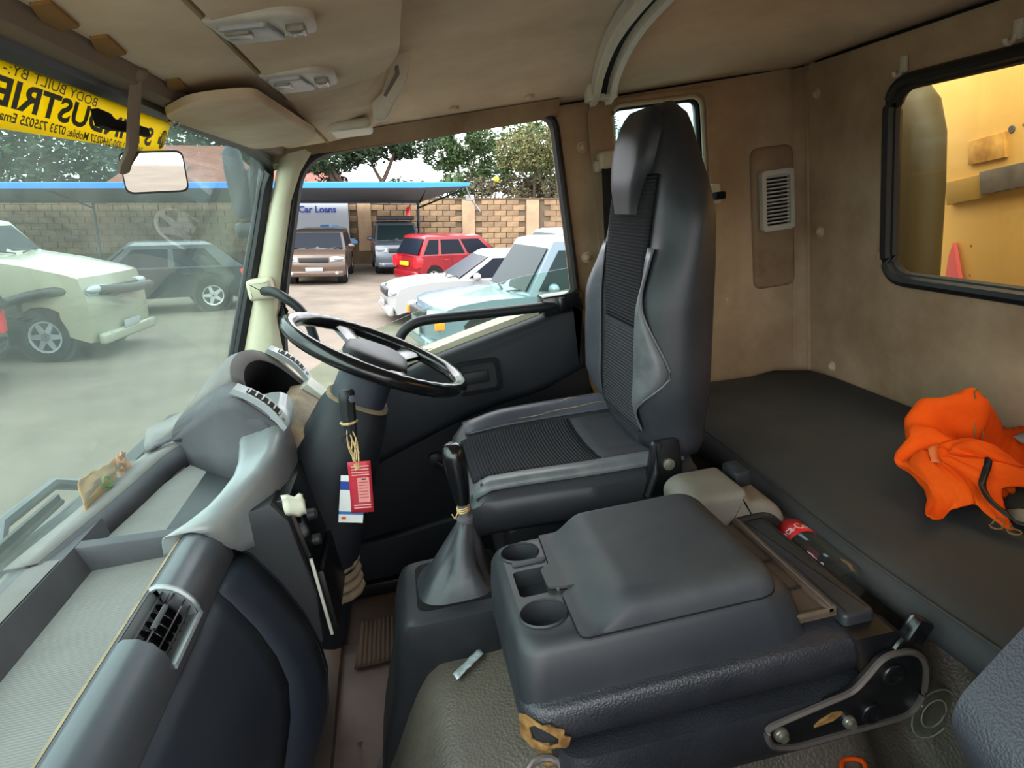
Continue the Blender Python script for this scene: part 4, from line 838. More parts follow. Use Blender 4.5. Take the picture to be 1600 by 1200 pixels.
# ------------------------------------------------------------------ folded middle seat with console back
ms = thing('middle_seat', 'folded-down middle seat whose back is a cup-holder console on black vinyl', 'seat', (.33, 1.0, .0))
def q_(x0, x1, y0, y1, z, r): return [(x, y, z) for x, y in rrect(x0, y0, x1, y1, r, 6)]
CZ = .525
# console body: shell with openings in the top
cups = [(.125, 1.125, .037), (.128, .90, .040)]
b = B(); b.loft([q_(.058, .572, .80, 1.20, .372, .04), q_(.060, .570, .803, 1.197, .42, .045), q_(.066, .564, .812, 1.19, .49, .05), q_(.074, .558, .822, 1.18, .516, .05), q_(.088, .55, .836, 1.17, CZ, .045)], cap=False)
circ = [[(cx + r * math.cos(-2 * math.pi * k / 24), cy + r * .96 * math.sin(-2 * math.pi * k / 24)) for k in range(24)] for cx, cy, r in cups]
pit = rrect(.098, .962, .175, 1.055, .012)
b.sheet([(x, y) for x, y, z in q_(.088, .55, .836, 1.17, CZ, .045)], circ + [pit], lambda u, v: (u, v, CZ)); b.out('console_body', 'console', ms, smooth=50)
for (cx, cy, r) in cups:
    b = B(); b.lathe([(r * 1.08, CZ + .0005), (r * 1.02, CZ + .003), (r, CZ - .001), (r * .93, CZ - .05), (r * .9, CZ - .055), (.001, CZ - .055)], Matrix.Translation((cx, cy, 0)), 28, closed=True); b.out('cup_holder', 'console', ms, smooth=50)
b = B(); b.loft([[(u, v, CZ) for u, v in pit], [(u, v, CZ - .05) for u, v in [(lerp(.135, u, .94), lerp(1.008, v, .94)) for u, v in pit]]], cap=False); b.poly([(u, v, CZ - .05) for u, v in [(lerp(.135, u, .94), lerp(1.008, v, .94)) for u, v in pit]]); b.out('storage_pit', 'console', ms, smooth=50)
b = B(); b.prism(rrect(.102, 1.072, .168, 1.088, .007), 'xy', CZ - .001, CZ + .0025, .001); b.out('coin_slot', 'lid', ms)
# lid with a raised rear part and a latch notch
def lid_l(y):
    n_ = sstep((y - .950) / .006) * sstep((1.05 - y) / .02); k = sstep((y - .940) / .004) * sstep((.968 - y) / .004)
    return .170 - .020 * n_ + .030 * k + (.015 - math.sqrt(max(0, .015 ** 2 - max(0, .82 - y) ** 2))) + .004 * sstep((y - 1.05) / .1)
def lid_r(y):
    a = max(0, .845 - y); c = max(0, y - 1.115)
    return .505 + math.sqrt(max(0, .04 ** 2 - a * a)) - (.05 - math.sqrt(max(0, .05 ** 2 - c * c)))
def lidp_(u, v):
    vv = v * v * (3 - 2 * v) * .35 + v * .65; y = lerp(.805, 1.165, vv); x = lerp(lid_l(y), .205, u * 5) if u < .2 else lerp(.205, lid_r(y), (u - .2) / .8)
    ey = min(1, (y - .805) / .045, (1.165 - y) / .03); ex = min(1, (1 - u) * .36 / .045); rd = lambda e: math.sqrt(max(0, 1 - (1 - e) ** 2))
    h = .007 + (.006 + .030 * rd(max(0, ey)) * rd(max(0, ex))) * sstep((x - .185 - .02 * (1 - rd(max(0, ey)))) / .085)
    return (x, y, CZ + h)
b = B(); NU, NV = 40, 48; gv = [[b.bm.verts.new(lidp_(i / NU, j / NV)) for j in range(NV + 1)] for i in range(NU + 1)]
for i in range(NU):
    for j in range(NV): b.bm.faces.new((gv[i][j], gv[i + 1][j], gv[i + 1][j + 1], gv[i][j + 1]))
rim_ = [gv[i][0] for i in range(NU + 1)] + [gv[NU][j] for j in range(1, NV + 1)] + [gv[i][NV] for i in range(NU - 1, -1, -1)] + [gv[0][j] for j in range(NV - 1, 0, -1)]
low_ = [b.bm.verts.new((v.co.x, v.co.y, CZ - .006)) for v in rim_]
for i in range(len(rim_)): b.bm.faces.new((rim_[i], rim_[(i + 1) % len(rim_)], low_[(i + 1) % len(rim_)], low_[i]))
gap_ = [(v.co.x, v.co.y, CZ + .0012) for v in rim_]
b.out('lid', 'lid', ms, smooth=60, label='dusty dark lid with raised rear half')
b = B(); b.tube(gap_, .0016, 5, True); b.out('lid_gap', 'dark', ms)
b = B(); b.tube([(.168, .962, CZ + .004), (.172, .962, CZ - .022), (.178, .963, CZ - .026)], .003, 6); b.tube([(.186, .945, CZ + .004), (.190, .946, CZ - .018)], .004, 6); b.out('latch', 'bolt', ms)
# document tray behind the lid
b = B(); b.box((.53, .822, .405), (.601, 1.18, .418)); t_ = b.out('tray', 'trayb', ms)
b = B(); b.box((.592, .822, .405), (.602, 1.185, .432), .002); b.box((.53, .822, .405), (.60, .828, .43), .002); b.out('tray_rim', 'trayb', t_)
b = B(); b.tube([(.597, .824, .4335), (.597, 1.183, .4335)], .002, 6); b.out('tray_edge', 'edge', t_, label='pale worn tray edge')
for y in (.905, 1.01): b = B(); b.box((.548, y, .418), (.594, y + .004, .424), .001); b.out('tray_rib', 'black', t_)
b = B(); b.lathe([(.017, .418), (.016, .42), (.010, .4195), (.001, .4195)], Matrix.Translation((.545, .855, 0)), 16); b.out('screw', 'rust', t_)
b = B(); b.prism(rrect(.605, .805, .676, 1.19, .012), 'xy', .33, .418, .012, 3); b.out('rear_pad', 'console', ms)
# vinyl pad under the console and the seat cushion below
b = B(); b.loft([q_(.08, .63, .80, 1.19, .25, .05), q_(.060, .655, .783, 1.20, .275, .055), q_(.054, .665, .776, 1.205, .32, .06), q_(.056, .665, .779, 1.205, .36, .06), q_(.066, .655, .79, 1.195, .378, .05)]); b.out('backrest_pad', 'vinyl', ms, smooth=60)
b = B(); pts_ = [(.060, .80), (.085, .774), (.125, .771), (.150, .772)]
def padf(u, v):
    a = u * 2.0; x = lerp(.054, .16, u); y = .775 + .045 * max(0, 1 - u * 2.4) ** 2; return (x - .002 * (1 - u), y - .003, lerp(.268, .362 - .03 * u, v))
b.sheet([(0.0, .10), (.02, .85), (.10, 1.0), (.22, .97), (.30, .90), (.42, .95), (.50, .82), (.62, .72), (.60, .50), (.70, .38), (.66, .10), (.60, .0), (.48, .10), (.30, .02), (.12, -.05)], [[(.14, .25), (.12, .62), (.20, .82), (.34, .74), (.42, .62), (.52, .40), (.50, .22), (.36, .16)]], lambda u, v: padf(u, v)); b.out('torn_patch', 'rust', ms, smooth=0, solid=.002, label='torn patch showing tan backing')
b = B(); b.loft([q_(.13, .62, .77, 1.18, .12, .05), q_(.105, .63, .755, 1.19, .15, .06), q_(.10, .635, .748, 1.19, .20, .06), q_(.11, .63, .755, 1.19, .245, .05)]); b.out('cushion', 'vinyl', ms, smooth=60)
def pwl(v, xs, ys):
    for a, b_, c, d in zip(xs, xs[1:], ys, ys[1:]):
        if v <= b_: return lerp(c, d, (v - a) / (b_ - a))
    return ys[-1] + v - xs[-1]
def reshape(o):
    off = Vector((0, 0, 0)); p = o
    while p is not None: off += p.location; p = p.parent
    if o.type == 'MESH':
        for v in o.data.vertices:
            w = v.co + off; w = Vector((pwl(w.x, (0, .05, .168, .545, .60, .672), (0, .05, .152, .455, .548, .60)), .775 + (w.y - .80) * .82, pwl(w.z, (0, .12, .25, .378, .525, .60), (0, .292, .390, .462, .545, .625)))); v.co = w - off
    for c in o.children: reshape(c)
reshape(ms)
# hinge bracket on the near side
hy = .732
hp = rpoly([(.395, .368), (.400, .335), (.435, .322), (.628, .326), (.650, .36), (.650, .415), (.628, .44), (.582, .444), (.555, .415), (.533, .394), (.482, .385)], [.014, .018, .02, .025, .03, .03, .02, .02, .03, .03, .03], 5)
b = B(); b.prism(hp, 'xz', hy, hy + .012, .003); hb = b.out('hinge_bracket', 'metalblack', ms, label='black steel hinge bracket with worn bright edges')
b = B(); b.tube([(x, hy - .002, z) for x, z in hp], .005, 6, True); b.out('raised_edge', 'edge', hb)
for x, z, r, nm, m_ in ((.594, .408, .017, 'hinge_pin', 'metalblack'), (.561, .349, .017, 'hinge_pin', 'metalblack'), (.526, .343, .010, 'bolt', 'bolt'), (.418, .352, .011, 'bolt', 'bolt')):
    b = B(); b.lathe([(r, 0), (r, .005), (r * .9, .007), (r * .6, .008), (r * .6, .013 if nm == 'bolt' else .006), (.0005, .013 if nm == 'bolt' else .006)], Matrix.Translation((x, hy, z)) @ Matrix.Rotation(R(90), 4, 'X'), 18 if nm != 'bolt' else 12); b.out(nm, m_, hb)
b = B(); b.tube([(.605, hy + .01, .435), (.615, hy + .01, .448), (.632, hy + .01, .46)], .006, 8); b.box((.622, hy - .006, .446), (.652, hy + .018, .488), .006, rot=Matrix.Rotation(R(35), 3, 'Y')); b.out('release_lever', 'blackgloss', hb)
b = B(); b.prism([(.47, .350), (.50, .354), (.515, .364), (.50, .366), (.48, .358)], 'xz', hy - .004, hy + .001); b.out('rust_spot', 'rust', hb)
b = B(); b.loft([[(.56, y, .40), (.62, y, .42), (.63, y, .45), (.61, y, .465), (.55, y, .465)] for y in (.748, .80)]); b.out('hinge_cover', 'metalblack', ms)
b = B(); b.tube([(.075 + .026 * math.cos(a * .5236), .765 + .012 * math.sin(a * .5236), .352 + .016 * math.sin(a * .5236)) for a in range(12)], .006, 8, True); b.out('lashing_eye', 'edge', ms)
# grey cover beside the driver's seat
hbx = thing('grey_cover', 'dusty grey moulded handbrake cover between driver seat and bunk', 'cover', (.5, 1.16, .25))
b = B(); b.prism(rpoly([(.455, .33), (.455, .522), (.480, .540), (.578, .538), (.586, .512), (.628, .506), (.655, .475), (.668, .35), (.66, .33)], [.01, .02, .02, .01, .008, .02, .03, .02, .01], 5), 'xz', 1.105, 1.245, .016, 4); b.out('shell', 'boxgrey', hbx, smooth=50)
b = B(); b.prism(rpoly([(.500, .35), (.505, .44), (.545, .488), (.615, .488), (.645, .462), (.656, .35)], [.01, .03, .02, .02, .02, .01], 5), 'xz', 1.094, 1.115, .006, 3); b.out('side_panel', 'black', hbx, label='dark lower side of the cover')
b = B(); b.prism(rrect(.588, .508, .625, .545, .012), 'xz', 1.175, 1.24, .008); b.out('finger_notch', 'black', hbx)
# ------------------------------------------------------------------ bottles
def bottle(name, label, base, axis, L, r, red):
    t = thing(name, label, 'bottle', base, group='empty clear bottles behind the middle seat')
    q = Vector((0, 0, 1)).rotation_difference(Vector(axis).normalized()).to_matrix().to_4x4(); m = Matrix.Translation(base) @ q
    b = B(); b.lathe([(.001, .012), (r * .55, .004), (r * .8, 0), (r, .012), (r, .05), (r * .97, .06), (r, .075), (r, L * .62), (r * .96, L * .66), (r * .8, L * .78), (r * .5, L * .88), (r * .3, L * .94), (r * .3, L)], m, 28, closed=True); b.out('bottle_body', G_BOT if red else G_BOT2, t, smooth=60)
    if not red:
        for q_r in (.97, .55):
            b = B(); b.tube([tuple(m @ Vector((r * q_r * math.cos(a * .3142), r * q_r * math.sin(a * .3142), .002))) for a in range(20)], .0013, 6, True); b.out('base_ring', 'greyplas', t, smooth=180)  # opaque pale rings painted in for glints on the glass base
    if red:
        b = B(); b.lathe([(r * 1.012, L * .46), (r * 1.012, L * .64)], m, 28, closed=True); lb = b.out('label', mat('red_label', 'c81c24', .5), t, smooth=180, solid=.0006)
        tb = text_bm('Coca-Cola', .030, .0004)
        for v in tb.bm.verts:
            a = v.co.x / r * .62 + red; v.co = m @ Vector((r * 1.022 * math.cos(a), r * 1.022 * math.sin(a), L * .50 + v.co.y))
        tb.out('lettering', 'white', lb, smooth=0)
        b = B(); b.lathe([(r * .33, L * .97), (r * .33, L * 1.04), (.0005, L * 1.04)], m, 16); b.out('cap', 'red', t)
    return t
bottle('plastic_bottle', 'empty clear bottle with red label lying behind the cup-holder console', (.652, .905, .432), (.02, 1, -.02), .30, .036, -3.0)
bottle('plastic_bottle', 'clear bottle lying behind the hinge bracket, only its round base showing', (.700, .765, .275), (-.12, 1, .0), .22, .045, None)
# ------------------------------------------------------------------ orange vest, passenger seat, small floor things
vt = thing('work_vest', 'crumpled orange work vest with black strap lying on the bunk', 'vest', (1.08, 1.05, .48))
# drape of a dropped cloth, settled beforehand: a 40 x 40 grid in half millimetres
from mathutils.bvhtree import BVHTree
CLOTH_X = [-167,-158,-145,-132,-138,-153,-158,-155,-161,-165,-164,-169,-179,-185,-182,-177,-173,-172,-170,-163,-155,-149,-146,-145,-148,-151,-149,-141,-130,-117,-102,-92,-85,-78,-74,-70,-62,-55,-51,-57,
-177,-171,-156,-138,-137,-150,-158,-152,-155,-162,-162,-164,-173,-183,-183,-175,-169,-168,-166,-161,-156,-150,-145,-142,-142,-147,-148,-138,-125,-113,-100,-88,-79,-74,-76,-71,-60,-50,-45,-49,
-191,-188,-177,-158,-147,-150,-155,-149,-147,-153,-154,-154,-161,-172,-177,-170,-161,-158,-157,-154,-149,-142,-138,-136,-133,-137,-140,-131,-119,-107,-92,-78,-68,-63,-68,-65,-52,-40,-34,-36,
-201,-203,-198,-184,-173,-164,-157,-147,-141,-142,-142,-142,-148,-158,-163,-160,-151,-145,-143,-141,-137,-131,-127,-127,-126,-127,-127,-120,-108,-97,-83,-72,-63,-54,-51,-48,-40,-29,-25,-25,
-215,-223,-223,-214,-204,-194,-178,-159,-145,-139,-139,-142,-145,-149,-149,-146,-140,-134,-133,-133,-132,-132,-136,-138,-135,-128,-119,-107,-94,-83,-73,-64,-59,-50,-37,-30,-28,-22,-21,-23,
-223,-234,-245,-245,-236,-226,-210,-191,-176,-164,-159,-164,-171,-173,-171,-169,-168,-167,-168,-169,-168,-169,-173,-172,-163,-151,-137,-121,-105,-90,-77,-65,-57,-46,-28,-18,-20,-18,-16,-23,
-231,-237,-251,-265,-266,-257,-244,-233,-224,-213,-202,-200,-208,-216,-219,-225,-232,-236,-236,-235,-231,-224,-215,-205,-193,-183,-169,-150,-131,-113,-95,-77,-59,-40,-21,-8,-9,-11,-11,-18,
-252,-251,-256,-270,-281,-284,-280,-278,-275,-268,-259,-252,-252,-256,-254,-256,-267,-276,-276,-276,-273,-265,-252,-240,-228,-216,-198,-175,-151,-128,-103,-77,-53,-32,-12,5,9,0,-4,-12,
-285,-277,-267,-264,-279,-300,-310,-317,-320,-318,-315,-308,-301,-295,-284,-274,-276,-287,-285,-281,-284,-280,-267,-251,-239,-227,-211,-188,-161,-132,-101,-70,-42,-21,-3,16,25,11,-2,-12,
-314,-302,-278,-257,-268,-301,-328,-343,-349,-348,-346,-339,-328,-316,-303,-289,-283,-288,-284,-273,-272,-271,-261,-244,-227,-211,-195,-173,-146,-115,-83,-52,-25,-6,7,21,31,19,3,-11,
-327,-317,-290,-258,-260,-298,-335,-354,-359,-355,-350,-343,-330,-316,-304,-292,-283,-281,-272,-258,-248,-239,-225,-205,-183,-161,-142,-123,-103,-81,-56,-32,-8,12,22,29,38,31,14,-1,
-326,-322,-301,-264,-257,-299,-335,-348,-348,-339,-329,-319,-307,-293,-279,-264,-251,-237,-218,-194,-174,-160,-144,-121,-100,-87,-78,-73,-71,-68,-60,-42,-15,17,39,46,53,48,30,13,
-321,-317,-301,-266,-258,-305,-336,-336,-322,-298,-271,-249,-231,-217,-202,-184,-165,-142,-117,-90,-71,-65,-64,-55,-49,-54,-59,-65,-70,-71,-70,-59,-36,0,41,60,65,62,47,32,
-314,-308,-294,-262,-260,-310,-333,-318,-276,-219,-169,-134,-111,-97,-85,-71,-57,-40,-25,-15,-7,-10,-22,-28,-34,-44,-53,-63,-68,-66,-65,-59,-44,-19,28,67,78,74,64,52,
-308,-299,-280,-251,-261,-311,-321,-290,-216,-131,-75,-47,-32,-21,-15,-9,-5,2,6,5,5,2,-9,-17,-24,-34,-43,-53,-58,-57,-57,-52,-40,-22,14,66,92,90,82,74,
-289,-280,-258,-237,-267,-315,-311,-263,-164,-71,-27,-16,-7,4,8,10,12,15,16,13,9,5,-2,-9,-16,-26,-36,-45,-49,-47,-48,-45,-33,-18,10,63,102,105,99,93,
-262,-254,-233,-228,-275,-317,-304,-243,-131,-41,-8,-7,-2,10,15,14,18,23,25,22,16,10,3,-3,-10,-19,-30,-37,-41,-39,-39,-37,-26,-11,12,60,108,117,111,106,
-244,-231,-213,-228,-280,-311,-294,-229,-117,-30,1,1,3,13,18,18,22,29,32,29,23,19,11,3,-7,-15,-24,-30,-33,-31,-29,-27,-19,-5,15,56,110,128,120,113,
-228,-212,-201,-230,-280,-303,-284,-221,-115,-30,2,2,5,15,21,24,28,33,37,36,29,25,19,10,-1,-10,-18,-22,-24,-24,-23,-21,-12,2,21,55,111,136,128,119,
-208,-197,-199,-232,-273,-292,-276,-217,-121,-37,0,3,3,14,25,30,35,39,42,42,36,32,25,15,5,-3,-10,-15,-18,-16,-15,-15,-6,8,26,56,110,143,137,127,
-196,-188,-200,-232,-265,-282,-268,-218,-135,-55,-3,9,9,17,30,38,44,49,51,48,42,39,31,20,12,6,-1,-8,-11,-8,-8,-6,3,14,30,58,109,147,144,133,
-194,-187,-197,-227,-258,-273,-263,-223,-156,-84,-24,6,14,22,36,45,49,55,60,56,47,43,36,27,21,17,9,2,-2,0,1,3,11,21,35,63,113,152,149,135,
-185,-182,-192,-221,-251,-265,-260,-234,-182,-122,-67,-27,-4,14,32,45,52,59,67,65,56,48,41,32,28,26,21,13,8,8,9,12,20,29,43,74,126,160,155,141,
-172,-171,-183,-212,-243,-256,-256,-244,-208,-160,-112,-73,-44,-20,3,22,38,52,64,67,63,57,49,40,36,34,29,24,20,19,20,24,31,38,52,89,141,167,159,145,
-166,-163,-174,-203,-233,-246,-247,-244,-226,-192,-152,-115,-87,-65,-43,-25,-7,12,27,41,55,63,60,53,48,42,38,35,33,33,34,38,46,52,67,110,158,176,163,146,
-158,-155,-168,-198,-227,-238,-237,-237,-230,-211,-183,-151,-123,-98,-78,-62,-49,-32,-17,0,24,50,64,66,62,56,52,51,50,49,51,55,62,69,90,136,178,187,170,151,
-149,-147,-160,-191,-220,-231,-230,-229,-226,-215,-197,-174,-148,-123,-103,-84,-66,-49,-33,-18,2,29,58,77,77,72,69,69,67,66,68,72,78,89,118,166,199,200,178,157,
-143,-142,-154,-181,-208,-221,-221,-221,-218,-210,-197,-179,-158,-136,-116,-97,-77,-59,-40,-17,3,26,61,90,93,88,86,88,87,86,87,90,96,113,152,197,218,210,185,163,
-139,-140,-152,-175,-202,-215,-215,-212,-207,-201,-192,-177,-158,-139,-121,-103,-84,-66,-45,-15,13,36,76,106,108,102,102,107,108,107,107,108,115,140,186,225,236,219,191,169,
-135,-138,-151,-174,-202,-217,-213,-206,-198,-191,-184,-172,-155,-136,-121,-108,-91,-70,-45,-13,22,53,95,122,122,118,117,121,125,126,127,129,139,172,221,251,253,231,200,177,
-130,-132,-147,-174,-202,-214,-209,-202,-193,-184,-178,-171,-157,-137,-121,-111,-97,-73,-43,-7,33,70,110,133,136,135,132,133,137,141,145,149,167,208,255,274,268,243,210,185,
-123,-124,-139,-170,-198,-208,-204,-197,-189,-182,-174,-168,-157,-141,-125,-114,-101,-78,-44,1,48,89,126,146,149,150,148,149,153,156,160,171,199,245,284,293,282,254,218,191,
-112,-115,-131,-163,-190,-198,-193,-184,-179,-178,-172,-163,-156,-147,-135,-123,-109,-87,-51,2,59,107,143,161,163,165,166,167,170,172,177,196,236,280,310,311,296,264,225,196,
-95,-104,-121,-157,-185,-190,-178,-166,-163,-167,-165,-156,-151,-149,-145,-136,-122,-97,-60,-5,61,119,157,174,177,179,183,184,186,189,200,230,275,312,333,328,307,271,231,203,
-81,-93,-112,-149,-180,-182,-161,-141,-136,-141,-144,-141,-138,-140,-140,-135,-125,-102,-64,-8,63,128,168,185,189,192,197,198,200,208,232,272,312,339,353,342,316,277,238,211,
-71,-82,-101,-137,-166,-161,-131,-103,-89,-92,-100,-106,-109,-111,-109,-107,-101,-86,-54,0,67,134,178,194,197,202,207,209,213,228,262,305,336,353,359,348,320,281,243,218,
-61,-71,-88,-117,-138,-129,-94,-59,-35,-29,-36,-49,-59,-64,-65,-66,-65,-57,-32,16,75,140,188,205,206,212,218,221,229,250,282,317,339,348,347,337,316,283,248,224,
-52,-62,-74,-89,-100,-90,-53,-11,23,39,40,29,16,6,-3,-12,-19,-17,0,39,90,147,195,214,218,224,231,235,246,269,293,314,323,324,320,310,298,279,253,232,
-51,-55,-58,-60,-59,-46,-9,36,75,99,108,104,94,81,71,59,44,33,38,65,106,152,194,220,230,237,244,251,263,282,300,310,307,299,293,283,273,264,253,239,
-56,-53,-48,-41,-32,-12,25,67,106,133,146,150,147,136,126,116,98,77,69,86,118,156,191,221,237,244,251,261,275,289,302,307,298,286,279,269,256,248,246,242]
